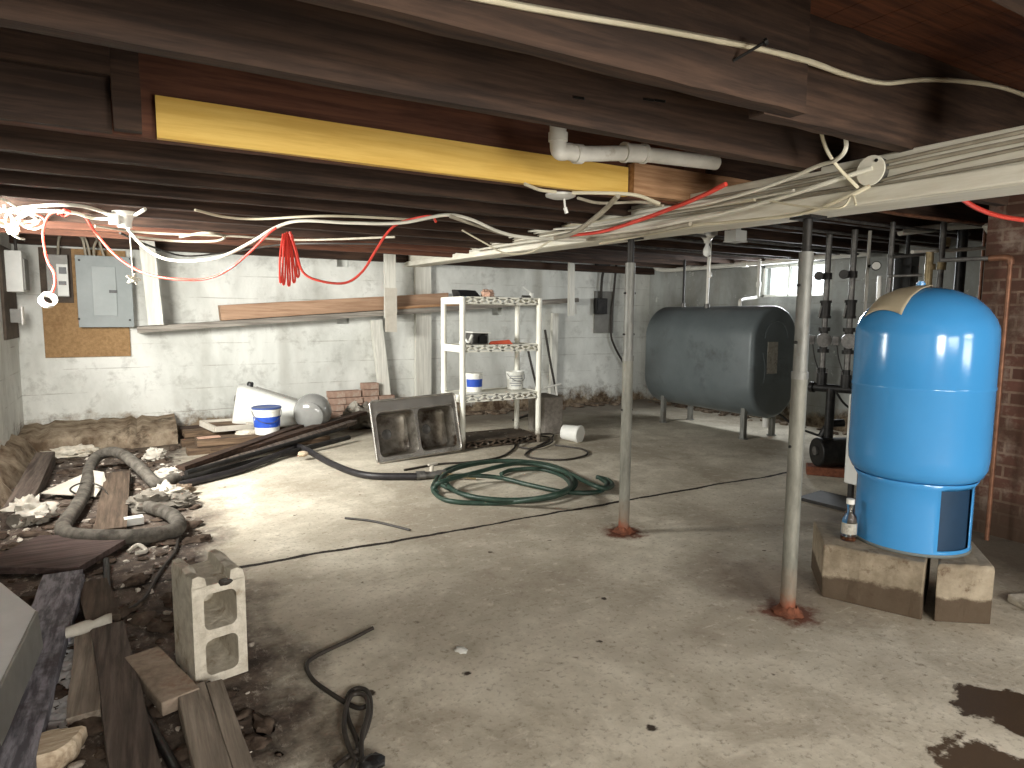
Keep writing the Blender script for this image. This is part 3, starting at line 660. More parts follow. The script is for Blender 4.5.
# two zone risers with circulating valves on a black header
hz = .80
hd = thing('black_header', (4.75, 3.1, 0), 'black iron header pipe carrying the two valve risers, on a post', 'pipe')
hA = (4.695,3.300,0.696); hB = (hA[0]+.12, 2.95, hA[2])
MB().cyl(hA, hB, .032, n=16).build('header_run', 'iron', hd, smooth=40)
MB().cyl((hA[0]-.002, 3.31, hA[2]), (hA[0], 3.28, hA[2]), .042, n=16).build('end_cap', 'iron', hd, smooth=40)
hp = (hA[0]+.04, 3.16)
MB().cyl((hp[0], hp[1], hA[2]), (hp[0], hp[1], .10), .034, n=16).build('drop_pipe', 'iron', hd, smooth=40)
MB().tube([(hp[0], hp[1]-.04, hA[2]-.02), (hp[0]+.03, 3.05, hA[2]-.12), (hp[0]+.06, 2.9, hA[2]-.2)], .009, 8).build('drain_tube', 'iron', hd, smooth=50)
def riser(x, y, label):
    t = thing('valve_riser', (x, y, hA[2]), label, 'valve riser')
    z0 = hA[2]+.02; H_ = 1.909-z0
    MB().cyl((x, y, z0), (x, y, 1.909), .022, n=12).build('pipe_run', 'pipe_grey', t, smooth=40)
    MB().cyl((x, y, z0), (x, y, z0+.10), .038, n=16).cyl((x, y, z0+.10), (x, y, z0+.14), .028, n=16).build('lower_union', 'iron', t, smooth=40)
    for s in (-1, 1): MB().cyl((x-.03*s*.7, y+.03*s, z0+.02), (x-.03*s*.7, y+.03*s, z0+.13), .006, n=8).build('flange_bolt', 'pipe_grey', t)
    zc = z0+.36
    MB().cyl((x, y, zc-.10), (x, y, zc-.07), .043, n=16).cyl((x, y, zc+.07), (x, y, zc+.10), .043, n=16).cyl((x, y, zc-.07), (x, y, zc+.07), .03, n=16).build('pump_flange', 'dark_steel', t, smooth=40)
    d = Vector((-.8, -.6, 0))
    MB().cyl((x, y, zc), Vector((x, y, zc))+d*.075, .056, n=20).build('pump_motor', 'pipe_grey', t, smooth=40)
    q = Vector((x, y, zc))+Vector((-.6, .8, 0))*.05
    MB().box(q+Vector((-.02, .03, 0)), (.05, .05, .07), rz=.6).build('terminal_box', 'pipe_grey', t, bevel=.004)
    MB().tube([q+Vector((-.02, .02, -.03)), q+Vector((-.005, 0, -.16)), q+Vector((.04, -.06, -.36))], .005, 6).build('cord', 'dark_steel', t, smooth=50)
    zb = zc+.24
    MB().cyl((x, y, zb-.05), (x, y, zb+.05), .037, n=14).cyl((x, y, zb-.07), (x, y, zb-.05), .044, n=8).cyl((x, y, zb+.05), (x, y, zb+.07), .044, n=8).build('ball_valve', 'brass' if False else 'dark_steel', t, smooth=30)
    MB().plank((x-.035, y+.01, zb+.03), (x-.05, y+.02, zb-.06), .014, .004, up=(1, 0, 0)).build('lever', 'pipe_grey', t)
    zg = zc+.50
    MB().cyl((x, y, zg-.025), (x, y, zg+.025), .034, n=12).build('tee', 'dark_steel', t, smooth=30)
    MB().cyl((x, y, zg), (x-.07, y+.02, zg), .012, n=10).build('gauge_stem', 'dark_steel', t, smooth=40)
    MB().cyl((x-.07, y+.02, zg), (x-.088, y+.015, zg), .034, n=18).build('gauge', 'dark_steel', t, smooth=40)
r1 = (4.724,3.240,1.390); r2 = (4.705,3.020,1.386)
riser(r1[0], 3.24, 'dark valve riser with pump, standing clear beside the grey post')
riser(r2[0], 3.02, 'dark valve riser with pump, half hidden by the blue tank')
pm = thing('floor_pump', (4.75, 3.1, 0), 'black round floor pump on a dark red base behind the blue tank', 'pump')
px_, py_ = hp
MB().box((px_+.03, py_-.02, .035), (.36, .16, .07), rz=-.9).build('pump_base', 'rust', pm, bevel=.008)
MB().cyl((px_-.10, py_+.03, .19), (px_+.20, py_-.12, .19), .115, n=24).build('pump_body', 'iron', pm, smooth=40, bevel=.01)
MB().cyl((px_-.113, py_+.037, .2), (px_-.10, py_+.03, .2), .035, n=16).build('shaft_cover', 'pipe_grey', pm, smooth=40)
MB().tube([(px_, py_+.06, .3), (px_+.04, py_+.02, .40), (px_+.12, py_-.05, .42)], .03, 10).build('outlet', 'iron', pm, smooth=50)
bo = thing('boiler', (4.6, 2.6, 0), 'white jacketed boiler mostly hidden behind the blue tank', 'boiler')
bl = (4.263,2.720,0.100)
bX, bY = bl[0], bl[1]
MB().box((bX+.2, bY-.42, .42), (.5, .76, .62), rz=0).build('jacket', 'box_white', bo, bevel=.012)
MB().box((bX-.055, bY-.12, .60), (.02, .12, .16)).build('control_cover', 'box_white', bo, bevel=.006)
for dx in (0, .4):
    for dy in (-.08, -.74): MB().box((bX+dx-.02, bY+dy, .055), (.03, .03, .11)).build('leg', 'dark_steel', bo)
tag(MB().box((bX-.2, bY-.1, .012), (.3, .4, .022), rz=.1).build('floor_plate', 'dark_steel', bevel=.003), 'thin dark plate on the floor in front of the boiler', 'plate')

# copper and iron pipes above the tank
def P2(px, y0, y1, Yd): return None
vpipe('pipe', (4.543,2.650,1.977), (4.553,2.650,1.377), .017, 'pipe_grey', 'grey pipe running up from behind the brown paper sheet')
vpipe('pipe', (4.816,2.450,2.020), (4.810,2.450,1.433), .019, 'pipe_grey', 'thick grey pipe rising behind the top of the blue tank', extra=(('union', (4.847,2.450,1.801), (4.842,2.450,1.747), .03, 'brass'), ('lower_union', (4.819,2.450,1.637), (4.814,2.450,1.583), .028, 'brass')))
vpipe('pipe', (4.565,2.400,1.687), (4.573,2.400,1.452), .024, 'brass', 'short brass pipe standing just behind the blue tank top', up=False, down=.1, extra=(('tee', (4.576,2.400,1.610), (4.581,2.400,1.571), .032, 'brass'),))
vpipe('pipe', (5.305,2.600,1.961), (5.377,2.600,1.391), .034, 'iron', 'black iron stack rising behind the blue tank')
vpipe('pipe', (5.467,2.500,1.758), (5.474,2.500,1.354), .011, 'copper', 'thin pale copper pipe between blue tank and brick pier')
tag(MB().tube([(4.480,2.600,1.665), (4.757,2.500,1.692)], .011, 10, False).build('pipe', 'pipe_grey', smooth=40), 'upper short level pipe left of the brass pipe', 'pipe')
tag(MB().tube([(4.448,2.600,1.536), (4.583,2.450,1.540)], .010, 10, False).build('pipe', 'pipe_grey', smooth=40), 'lower short level pipe left of the brass pipe', 'pipe')
tag(MB().tube([(4.627,2.550,1.703), (4.881,2.500,1.719), (5.178,2.350,1.744)], .013, 10, False).build('pipe', 'pvc', smooth=40), 'pale level pipe crossing behind the brass pipe', 'pipe')
bxp = (5.293,2.950,1.576)
t = thing('control_box', (bxp[0], 2.95, bxp[2]-.15), 'black control box hanging behind the brown paper sheet', 'box')
MB().box(bxp, (.26, .12, .34), rz=.3).build('box_body', 'black', t, bevel=.008)
MB().cyl((bxp[0], 2.95, bxp[2]+.16), (bxp[0], 2.95, 1.909), .014, n=10).build('conduit', 'dark_steel', t, smooth=40)
MB().box((bxp[0]-.04, 2.88, bxp[2]+.02), (.10, .02, .12), rz=.3).build('cover', 'dark_steel', t, bevel=.004)
ga = (4.799,2.900,1.637)
t = thing('pressure_gauge', (ga[0], 2.9, ga[2]-.04), 'round white pressure gauge left of the black control box', 'gauge')
MB().cyl(ga, (ga[0]-.022, 2.885, ga[2]), .034, n=20).build('gauge_case', 'dark_steel', t, smooth=40)
MB().cyl((ga[0]-.0225, 2.8847, ga[2]), (ga[0]-.024, 2.8837, ga[2]), .028, n=20).build('dial', 'porcelain', t, smooth=40)
MB().tube([ga, (ga[0]+.05, 2.93, ga[2]), (4.861,3.000,1.646)], .012, 8, False).build('stem', 'dark_steel', t)
vpipe('relief_valve', (4.892,2.920,1.568), (4.883,2.920,1.418), .016, 'porcelain', 'short white relief valve under the round gauge', up=False)
vpipe('pipe', (4.853,3.000,1.721), (4.860,3.000,1.419), .012, 'pvc', 'thin white pipe between the second valve riser and the gauge')
# dim overhead pipes right of the girder
rn = random.Random(5)
for k, (yy, x0, x1, z, m) in enumerate(((2.65, 2.8, 5.6, 1.90, 'pipe_grey'), (2.2, 2.9, 4.9, 1.87, 'copper'), (3.12, 2.8, 6.3, 1.91, 'pipe_grey'), (3.62, 2.9, 6.5, 1.87, 'pipe_grey'), (4.05, 2.9, 6.6, 1.90, 'pipe_grey'), (4.55, 3.0, 6.6, 1.88, 'pipe_grey'))):
    tag(MB().tube([(x0, yy, z), ((x0+x1)/2, yy+.04, z-.012), (x1, yy+rn.uniform(-.05, .05), z)], .011, 8, True, 4).build('overhead_pipe', m, smooth=50), 'thin overhead pipe strapped under the joists right of the girder', 'pipe', 'overhead pipes right of the girder')

# ------------------------------------------------------------------ oil tank
ot = thing('oil_tank', (5.6, 5.15, 0), 'large slate grey obround oil tank on short legs by the window', 'oil tank')
ox, oz, hw, hh = 5.6, .795, .345, .575
def obr(inset, y):
    r = hw-inset; st = hh-hw; out = []
    for k in range(24):
        an = pi*k/23; out.append((ox+r*cos(an), y, oz+st+r*sin(an)))
    for k in range(24):
        an = pi+pi*k/23; out.append((ox+r*cos(an), y, oz-st+r*sin(an)))
    return out
y0, y1 = 4.40, 5.92
MB().loops([obr(.05, y0-.035), obr(.03, y0-.03), obr(.012, y0-.015), obr(0, y0+.012), obr(0, y1-.012), obr(.012, y1+.015), obr(.05, y1+.03)]).build('tank_body', 'oil_tank', ot, smooth=50)
mb = MB()
mb.tube([(ox+.17*cos(a), y0-.036, oz+.25+.17*sin(a)) for a in [pi*k/10 for k in range(11)]], .007, 6, False)
mb.cyl((ox-.14, y0-.036, oz+.03), (ox+.14, y0-.036, oz+.03), .005, n=6)
mb.tube([(ox-.16, y0-.034, oz-.2), (ox-.15, y0-.036, oz-.05), (ox-.19, y0-.036, oz+.1)], .005, 6)
mb.build('end_embossing', 'oil_tank', ot, smooth=50)
MB().box((ox-.05, y0-.038, oz+.05), (.15, .006, .32)).build('paper_label', 'label_paper', ot)
for sx in (-1, 1):
    for yy in (y0+.14, y1-.2):
        MB().box((ox+sx*.22, yy, .175), (.05, .05, .35)).cyl((ox+sx*.22, yy, .001), (ox+sx*.22, yy, .01), .05, n=12).build('leg', 'steel_post', ot, bevel=.003)
t2 = thing('tank_filter', (ox+.02, y0+.1, .14), 'small filter canister and valve below the end of the oil tank', 'filter')
MB().cyl((ox+.02, y0+.06, .12), (ox+.02, y0+.06, .25), .035, n=14).build('canister', 'porcelain', t2, smooth=40)
MB().cyl((ox+.02, y0+.06, .25), (ox+.02, y0+.06, .30), .02, n=12).tube([(ox+.02, y0+.06, .27), (ox+.15, y0+.0, .25), (ox+.3, y0-.1, .12), (ox+.5, y0-.3, .02)], .012, 8).build('valve', 'dark_steel', t2, smooth=40)
def tp(px, py0, py1, y, r, mat, label):
    pass
top = oz+hh
for (a, r, mat, lb) in (((5.542,5.620,2.019), .014, 'dark_steel', 'dark vent pipe rising from the far end of the oil tank'), ((5.486,5.200,1.981), .016, 'pvc', 'white fill pipe rising from the top of the oil tank')):
    t = thing('vent_pipe', (a[0], a[1], top-.02), lb, 'pipe')
    zb = oz+(hh-hw)+sqrt(max(0, hw*hw-(a[0]-ox)**2))-.004
    MB().cyl((a[0], a[1], zb), (a[0], a[1], 1.909), r, n=12).build('pipe_run', mat, t, smooth=40)
    MB().cyl((a[0], a[1], zb), (a[0], a[1], zb+.05), r*1.8, n=12).build('bushing', 'pipe_grey', t, smooth=40)
vp = thing('vent_pipe', (5.6, 4.7, top), 'white pipe bent along the oil tank top and up beside the window', 'pipe')
pA = (5.62, 4.86, oz+hh+.004); pB = (6.200,5.108,1.494); pC = (pB[0], pB[1], 1.909)
MB().tube([pA, (5.62, 4.86, oz+hh+.05), (5.7, 4.9, oz+hh+.07), (pB[0]-.05, pB[1], pB[2]-.02), pB, (pB[0], pB[1], pB[2]+.06), pC], .018, 10, sub=4).build('pipe_run', 'pvc', vp, smooth=50)
MB().cyl((pB[0], pB[1], pB[2]+.1), (pB[0], pB[1], pB[2]+.16), .026, n=12).build('coupling', 'pvc', vp, smooth=40)
# long white pipe along the right wall
lp = thing('waste_pipe', (6.5, 5.5, 1.85), 'long white pipe along the wall above the window and oil tank', 'pipe')
q0 = (6.450,7.314,2.095); q1 = (6.450,7.122,2.025); q2 = (6.450,6.953,1.903); q3 = (6.450,5.528,1.894); q4 = (6.450,3.989,1.905)
MB().tube([(q0[0], q0[1], q0[2]), q1, q2, q3], .03, 12, sub=5).build('bend_run', 'pvc', lp, smooth=50)
MB().cyl(q3, q4, .03, n=12).build('straight_run', 'pvc', lp, smooth=40)
for px in ((6.450,6.437,1.900), q3): MB().cyl((px[0], px[1]-.04, px[2]), (px[0], px[1]+.04, px[2]), .038, n=12).build('coupling', 'pvc', lp, smooth=40)

# bare bulb with pull chain, and a junction box under the joists right of the girder
def lampholder(loc, label, bulb=True, chain=None, end=None, name='lamp_holder', ceil=None):
    x, y, z = loc
    t = thing(name, (x, y, z), label, 'lamp holder')
    ztop = ceil or z+.05
    MB().lathe([(.055, ztop), (.055, ztop-.01), (.04, ztop-.022), (.026, ztop-.045), (.026, ztop-.06)], (x, y, 0), 20).build('holder', 'porcelain', t, smooth=40)
    if ceil and ceil < 1.88: MB().box((x, y, ztop+.017), (.12, .09, .034)).build('mounting_block', 'box_white', t)
    if bulb: MB().lathe([(.013, ztop-.06), (.015, ztop-.075), (.028, ztop-.105), (.031, ztop-.125), (.026, ztop-.148), (.012, ztop-.16), (.0005, ztop-.163)], (x, y, 0), 20, cap=False).build('bulb', 'bulb_glass', t, smooth=60)
    if chain:
        MB().cyl((x+.03, y-.01, ztop-.03), (x+.032, y-.012, ztop-chain), .003, n=6).build('pull_chain', 'cable_white', t)
        MB().lathe([(.003, .05), (.012, .04), (.013, .012), (.004, 0)], (x+.032, y-.012, ztop-chain-.045), 10).build('pull_knob', 'porcelain', t, smooth=50)
    return t
lampholder((3.84, 3.66, 1.80), 'bare white bulb with pull chain hanging in front of the oil tank', True, .28, ceil=1.875)
jbp = (3.82, 3.37, 1.84)
t = thing('junction_box', jbp, 'white square junction box under a joist beside the bare bulb', 'junction box')
MB().box(jbp, (.13, .10, .075), rz=.1).build('box_body', 'box_white', t, bevel=.004)
MB().box((jbp[0], jbp[1], jbp[2]+.054), (.05, .05, .036)).build('bracket', 'box_white', t)
MB().box((jbp[0], jbp[1], jbp[2]-.042), (.14, .11, .008), rz=.1).build('cover', 'box_white', t, bevel=.002)

# ------------------------------------------------------------------ lamp bases left of the girder
lb_ = (1.78, 2.62, 1.86)
t = thing('ceiling_lamp_socket', (1.69, 2.5, 1.76), 'white round lamp base on a metal ceiling box behind the yellow board', 'lamp holder')
cx, cy = 1.69, 2.5; zc = (1.709,2.500,1.791)[2]
MB().cyl((cx, cy, zc+.005), (cx, cy, zc+.055), .05, n=20).build('metal_box', 'pipe_grey', t, smooth=40)
MB().lathe([(.001, zc-.012), (.045, zc-.012), (.068, zc-.004), (.07, zc+.005), (.001, zc+.006)], (cx, cy, 0), 24, cap=False).build('lamp_flange', 'porcelain', t, smooth=40)
MB().cyl((cx+.02, cy, zc-.012), (cx+.025, cy, zc-.05), .005, n=8).cyl((cx+.025, cy, zc-.05), (cx+.035, cy, zc-.075), .009, n=8).build('pull_switch', 'porcelain', t, smooth=40)
MB().cyl((cx, cy, zc+.05), (cx, cy, 2.05), .012, n=8).build('hanger', 'pipe_grey', t)
fx = (-0.026,4.200,1.734)
t = thing('ceiling_lamp_socket', (fx[0], fx[1], 1.7), 'white lamp base with long pull string near the grey electric panel', 'lamp holder')
MB().lathe([(.06, 1.799), (.06, 1.785), (.042, 1.77), (.034, 1.74), (.034, 1.715), (.001, 1.713)], (fx[0], fx[1], 0), 20, cap=False).build('lamp_flange', 'porcelain', t, smooth=40)
MB().box((fx[0]-.05, fx[1]-.02, 1.755), (.05, .05, .06)).build('clamp', 'porcelain', t, bevel=.004)
cz = (-0.001,3.950,1.436)
MB().cyl((fx[0]+.02, fx[1]-.02, 1.72), (cz[0], fx[1]-.02, cz[2]+.02), .0035, n=6).build('pull_string', 'cable_white', t)
mb = MB()
for k in range(5): mb.tube([(cz[0], fx[1]-.02, cz[2]+.01), (cz[0]+.035*cos(k*1.3), fx[1]-.02+.02*sin(k*2), cz[2]+.03*sin(k*1.3)), (cz[0]+.01, fx[1]-.025, cz[2]-.01)], .005, 6, sub=4)
mb.build('string_knot', 'cable_white', t, smooth=50)
# ------------------------------------------------------------------ electrical gear at the left end of the back wall
YW = 7.5
def wbox(mb, p, q, y0, y1):
    return mb.span((min(p[0], q[0]), y0, min(p[2], q[2])), (max(p[0], q[0]), y1, max(p[2], q[2])))
tag(wbox(MB(), (-0.750,7.480,1.851), (-0.055,7.480,0.825), 7.472, 7.497).build('particle_board', 'ply', bevel=.002), 'tan particle board behind the grey electric panel', 'board')
tag(wbox(MB(), (-0.748,7.460,1.849), (-0.498,7.460,1.341), 7.462, 7.4715).build('backing_board', 'dark_board', bevel=.002), 'dark upper board behind the narrow grey switch box', 'board')
pn = thing('breaker_panel', (-.2, 7.42, 1.2), 'large grey breaker panel with closed door on the tan board', 'electric panel')
pA, pB = (-0.454,7.370,1.776), (-0.024,7.370,1.124)
wbox(MB(), pA, pB, 7.38, 7.472).build('panel_box', 'panel_grey', pn, bevel=.005)
mb = MB(); wbox(mb, (pA[0]-.012, 0, pA[2]+.012), (pB[0]+.012, 0, pB[2]-.012), 7.372, 7.381); mb.build('cover', 'panel_grey', pn, bevel=.003)
dA, dB = (-0.340,7.360,1.688), (-0.145,7.360,1.221)
dr = wbox(MB(), dA, dB, 7.362, 7.372).build('door', 'panel_door', pn, bevel=.002)
hA_, hB_ = (-0.206,7.355,1.467), (-0.142,7.355,1.440)
wbox(MB(), hA_, hB_, 7.356, 7.363).build('door_latch', 'black', dr, bevel=.001)
for p in ((-0.432,7.370,1.740), (-0.047,7.370,1.182), (-0.461,7.370,1.191), (-0.019,7.370,1.769)): MB().cyl((p[0], 7.366, p[2]), (p[0], 7.373, p[2]), .010, n=10).build('screw', 'dark_steel', pn)
sb = thing('meter_breaker_box', (-.5, 7.4, 1.3), 'narrow grey box with two white switches left of the breaker panel', 'electric box')
wbox(MB(), (-0.692,7.390,1.783), (-0.522,7.390,1.395), 7.39, 7.472).build('box_body', 'box_grey', sb, bevel=.004)
wbox(MB(), (-0.613,7.380,1.696), (-0.525,7.380,1.404), 7.375, 7.391).build('switch_plate', 'box_white', sb, bevel=.003)
for a, b in ((267, 274), (281, 285)): wbox(MB(), (-0.594,7.370,1.668) if a == 267 else (-0.601,7.370,1.540), (-0.536,7.370,1.607) if a == 267 else (-0.542,7.370,1.505), 7.368, 7.376).build('switch', 'black', sb, bevel=.002)
bd = (-0.930,6.795,1.870); 
tag(MB().span((XL+.001, 6.75, 1.02), (XL+.022, 7.42, 1.80)).build('backing_board', 'dark_board', bevel=.002), 'dark wooden board on the left wall behind the white switch box', 'board')
db = thing('disconnect_box', (-.86, 7.0, 1.25), 'long off white switch box on the left wall board', 'electric box')
a1, a2 = (-0.891,6.900,1.768), (-0.796,6.900,1.422)
MB().span((XL+.022, 6.9, a2[2]), (a2[0]-.014, 7.2, a1[2])).build('box_body', 'box_white', db, bevel=.006)
MB().span((a2[0]-.014, 6.93, a2[2]+.02), (a2[0], 7.17, a1[2]-.06)).build('cover', 'box_grey', db, bevel=.003)
MB().tube([(a2[0]-.06, 7.0, a1[2]), (a2[0]-.06, 7.0, a1[2]+.12), (a2[0]-.04, 7.03, 1.86)], .012, 8).build('conduit', 'cable_dark', db, smooth=50)
sw = thing('outlet_box', (-.9, 7.0, 1.15), 'small grey outlet box below the off white switch box', 'electric box')
MB().span((XL+.022, 6.98, 1.16), (XL+.10, 7.06, 1.28)).build('box_body', 'box_grey', sw, bevel=.003)
MB().span((XL+.10, 6.97, 1.14), (XL+.112, 7.08, 1.30)).build('cover_plate', 'porcelain', sw, bevel=.002)
# cables dropping into the panels
for k, (x0, x1, xt) in enumerate(((84, 88, 80), (88, 86, 78), (93, 96, 90), (104, 100, 88), (60, 62, 58))):
    pass
drops = [((-0.469,7.300,1.978), (-0.397,7.350,1.942), (-0.377,7.400,1.782)), ((-0.422,7.300,1.990), (-0.367,7.350,1.926), (-0.345,7.400,1.784)), ((-0.375,7.300,2.003), (-0.278,7.350,1.950), (-0.232,7.400,1.789)), ((-0.277,7.300,1.927), (-0.307,7.350,1.865), (-0.313,7.400,1.785)), ((-0.513,7.300,2.020), (-0.574,7.350,1.931), (-0.596,7.420,1.781))]
for k, p in enumerate(drops):
    wire('panel_cable', p, .012, 'cable_grey', 'grey cable curving down into the top of the panels', group='cables entering the panels')

# ------------------------------------------------------------------ boards on the back wall
sA, sB = (0.008,7.300,1.077), (5.196,7.300,1.455)
tag(MB().plank((sA[0], 7.34, sA[2]+.012), (sB[0], 7.34, sB[2]+.012), .26, .06, n=10, jit=.002, seed=3).build('ledge_board', 'grey_wood_x'), 'long thin grey ledge board sloping along the back wall', 'board')
slope = (sB[2]-sA[2])/(sB[0]-sA[0]); zon = lambda x: sA[2]+slope*(x-sA[0])
bA, bB = (0.759,7.270,1.226), (3.267,7.270,1.409)
tag(MB().plank((bA[0], 7.39, zon(bA[0])+.126), (bB[0]+.05, 7.39, zon(bB[0]+.05)+.126), .19, .155, n=8, jit=.002, seed=4).build('squared_timber', 'tan_wood_y', bevel=.004), 'brown squared timber lying on the ledge board', 'timber')
tag(MB().plank((bB[0]-.75, 7.232, zon(bB[0]-.75)+.06), (bB[0]+.5, 7.232, zon(bB[0]+.5)+.06), .03, .03, n=4, jit=.001).build('thin_strip', 'tan_wood', bevel=.002), 'thin tan strip along the ledge board front by the shelf rack', 'strip')
def upr(a, b, w, t, mat, label, y0, y1, cat='post', name='upright_board'):
    return tag(MB().plank((a[0], y0, a[2]), (b[0], y1, b[2]), w, t, up=(0, -1, 0), n=6, jit=.0015, seed=int(a[0]*50)).build(name, mat), label, cat)
upr((0.118,7.140,2.057), (0.168,7.140,1.137), .13, .03, 'white_wood', 'white board tilted against the wall right of the breaker panel', 7.14, 7.17, 'board')
upr((2.525,7.160,2.090), (2.519,7.160,1.214), .125, .05, 'white_wood', 'white hanger board dropping in front of the brown timber', 7.16, 7.16, 'board')
upr((2.518,7.110,1.552), (2.511,7.110,1.056), .13, .03, 'paper', 'short pale board nailed to the foot of the white hanger', 7.11, 7.11, 'board')
upr((2.438,7.380,1.189), (2.534,7.380,0.220), .13, .07, 'white_wood', 'white prop leaning under the ledge board behind the sink', 7.42, 7.40)
upr((3.041,7.420,1.957), (3.033,7.420,0.185), .20, .06, 'white_wood', 'wide white post under the far end of the girder', 7.45, 7.45)
upr((5.019,7.150,2.090), (5.028,7.150,1.251), .08, .05, 'white_wood', 'white hanger strip right of the shelf rack top', 7.15, 7.15, 'board')
MBx = upr((5.123,7.150,1.411), (5.126,7.150,1.278), .06, .06, 'white_wood', 'small white cleat at the end of the ledge board', 7.22, 7.22, 'cleat')
upr((4.955,7.400,1.290), (4.926,7.400,0.100), .09, .06, 'white_wood', 'white post standing behind the right end of the shelf rack', 7.43, 7.43)
# tools leaning behind the shelf rack
t = thing('long_handled_tool', (4.690,7.000,0.200), 'dark long handled tool leaning beside the white post', 'tool')
MB().tube([(4.748,7.350,1.062), (4.736,7.200,0.669), (4.691,6.980,0.268), (4.655,6.900,0.122), (3.84, 6.62, .012)], .016, 8).build('handle', 'cable_dark', t, smooth=50)
MB().cyl((4.498,6.970,0.330), (4.761,6.970,0.370), .013, n=8).cyl((4.676,6.960,0.349), (4.694,6.960,0.217), .016, n=8).build('tool_head', 'porcelain', t, smooth=40)
tag(MB().tube([(4.515,7.400,0.796), (4.535,7.300,0.509), (4.506,7.100,0.225)], .016, 8).build('pole', 'cable_dark', smooth=50), 'dark pole leaning on the wall behind the shelf rack', 'pole')

# dark switch gear near the right end of the back wall
tag(wbox(MB(), (5.668,7.480,1.606), (6.009,7.480,1.010), 7.475, 7.498).build('backing_board', 'box_grey', bevel=.002), 'grey backing board under the dark fuse box near the room corner', 'board')
fb = thing('fuse_box', (5.755,7.420,1.269), 'dark fuse box on the back wall near the corner behind the post', 'electric box')
wbox(MB(), (5.642,7.420,1.506), (5.844,7.420,1.283), 7.41, 7.475).build('box_body', 'dark_steel', fb, bevel=.006)
wbox(MB(), (5.663,7.400,1.478), (5.791,7.400,1.325), 7.40, 7.412).build('cover', 'dark_steel', fb, bevel=.003)
MB().tube([(5.747,7.440,1.495), (5.757,7.440,1.762), (5.804,7.440,2.016)], .018, 8).build('conduit', 'cable_dark', fb, smooth=50)
tag(wbox(MB(), (5.660,7.440,2.092), (5.878,7.440,1.935), 7.40, 7.49).build('junction_box', 'black', bevel=.004), 'black junction box high on the back wall above the fuse box', 'box')
wire('power_cable', [(6.026,7.450,2.083), (5.985,7.450,1.628), (5.947,7.450,1.054), (6.009,7.450,0.836), (6.204,7.450,0.554)], .016, 'cable_dark', 'dark cable hanging down the wall right of the fuse box')

# ------------------------------------------------------------------ white plastic shelf rack and what stands on it
RX0, RX1, RY0, RY1 = 2.59, 3.42, 5.40, 5.82
lv = [.055, .49, .955, 1.40]
sr = thing('shelf_rack', (RX0, RY0, 0), 'white plastic four tier shelf rack standing before the back wall', 'shelf')
for x in (RX0, RX1):
    for y in (RY0, RY1):
        mb = MB().cyl((x, y, .001), (x, y, lv[-1]+.02), .027, n=12)
        for z in lv[:-1]: mb.cyl((x, y, z+.03), (x, y, z+.06), .031, n=12)
        mb.build('leg', 'shelf', sr, smooth=40)
def truss(mb, a, b, z0, z1, th, dirn):
    a = Vector(a); b = Vector(b); L = (b-a).length; n = max(3, int(L/.12))
    z = Vector((0, 0, 1))
    up_ = Vector((-(b-a).y, (b-a).x, 0)).normalized()
    for q in (z0+.008, z1-.008): mb.plank(a+z*q, b+z*q, th, .016)
    for i in range(n):
        p = a.lerp(b, i/n); q = a.lerp(b, (i+.5)/n); r = a.lerp(b, (i+1)/n)
        mb.plank(p+z*(z0+.008), q+z*(z1-.008), .016, th, up=up_); mb.plank(q+z*(z1-.008), r+z*(z0+.008), .016, th, up=up_)
for k, z in enumerate(lv):
    mt = 'shelf' if k else 'dirty_shelf'
    sp = thing('x', (0, 0, 0), '', '') if False else None
    s_ = MB().box(((RX0+RX1)/2, (RY0+RY1)/2, z+.012), (RX1-RX0, RY1-RY0, .008)).build('shelf_panel', mt, sr)
    mb = MB()
    truss(mb, (RX0+.03, RY0-.012, 0), (RX1-.03, RY0-.012, 0), z-.045, z+.022, .012, 1)
    truss(mb, (RX0+.03, RY1+.012, 0), (RX1-.03, RY1+.012, 0), z-.045, z+.022, .012, 1)
    for x in (RX0-.012, RX1+.012): mb.box((x, (RY0+RY1)/2, z-.012), (.012, RY1-RY0-.04, .068))
    mb.build('rail', 'shelf' if k else 'dirty_shelf', s_)
T = lambda k: lv[k]+.0165
# on top
x_, y_, _ = (2.763,5.660,1.492)
t = MB(); t.loops([[(x_-.10, y_-.07, T(3)), (x_+.13, y_-.07, T(3)), (x_+.13, y_+.1, T(3)), (x_-.10, y_+.1, T(3))], [(x_-.12, y_-.05, T(3)+.07), (x_+.07, y_-.05, T(3)+.07), (x_+.07, y_+.1, T(3)+.08), (x_-.12, y_+.1, T(3)+.08)]])
tag(t.build('plastic_tray', 'black', bevel=.008), 'black tray lying on the top tier of the shelf rack', 'tray')
tag(MB().crumple((x_+.20, 5.62, T(3)+.04), .055, 4, (1.2, 1, .8)).build('rag', 'brick_pink', smooth=60), 'small pinkish rag beside the black tray on the shelf rack', 'rag')
tag(MB().loops([[(x_+.16, 5.56, T(3)), (x_+.42, 5.54, T(3)), (x_+.40, 5.68, T(3)), (x_+.15, 5.66, T(3))], [(x_+.18, 5.57, T(3)+.015), (x_+.40, 5.56, T(3)+.01), (x_+.36, 5.66, T(3)+.02), (x_+.17, 5.64, T(3)+.02)]]).build('paper_scrap', 'paper'), 'crumpled pale paper on top of the shelf rack', 'paper')
x2 = (3.423,5.620,1.487)[0]
t = thing('caulk_gun', (x2, 5.62, T(3)), 'small white caulk tool at the right of the rack top', 'tool')
MB().box((x2+.04, 5.62, T(3)+.03), (.03, .04, .06)).build('handle', 'plastic_white', t, bevel=.004)
MB().plank((x2+.04, 5.62, T(3)+.055), (x2-.06, 5.62, T(3)+.12), .012, .012).build('lever', 'plastic_white', t)
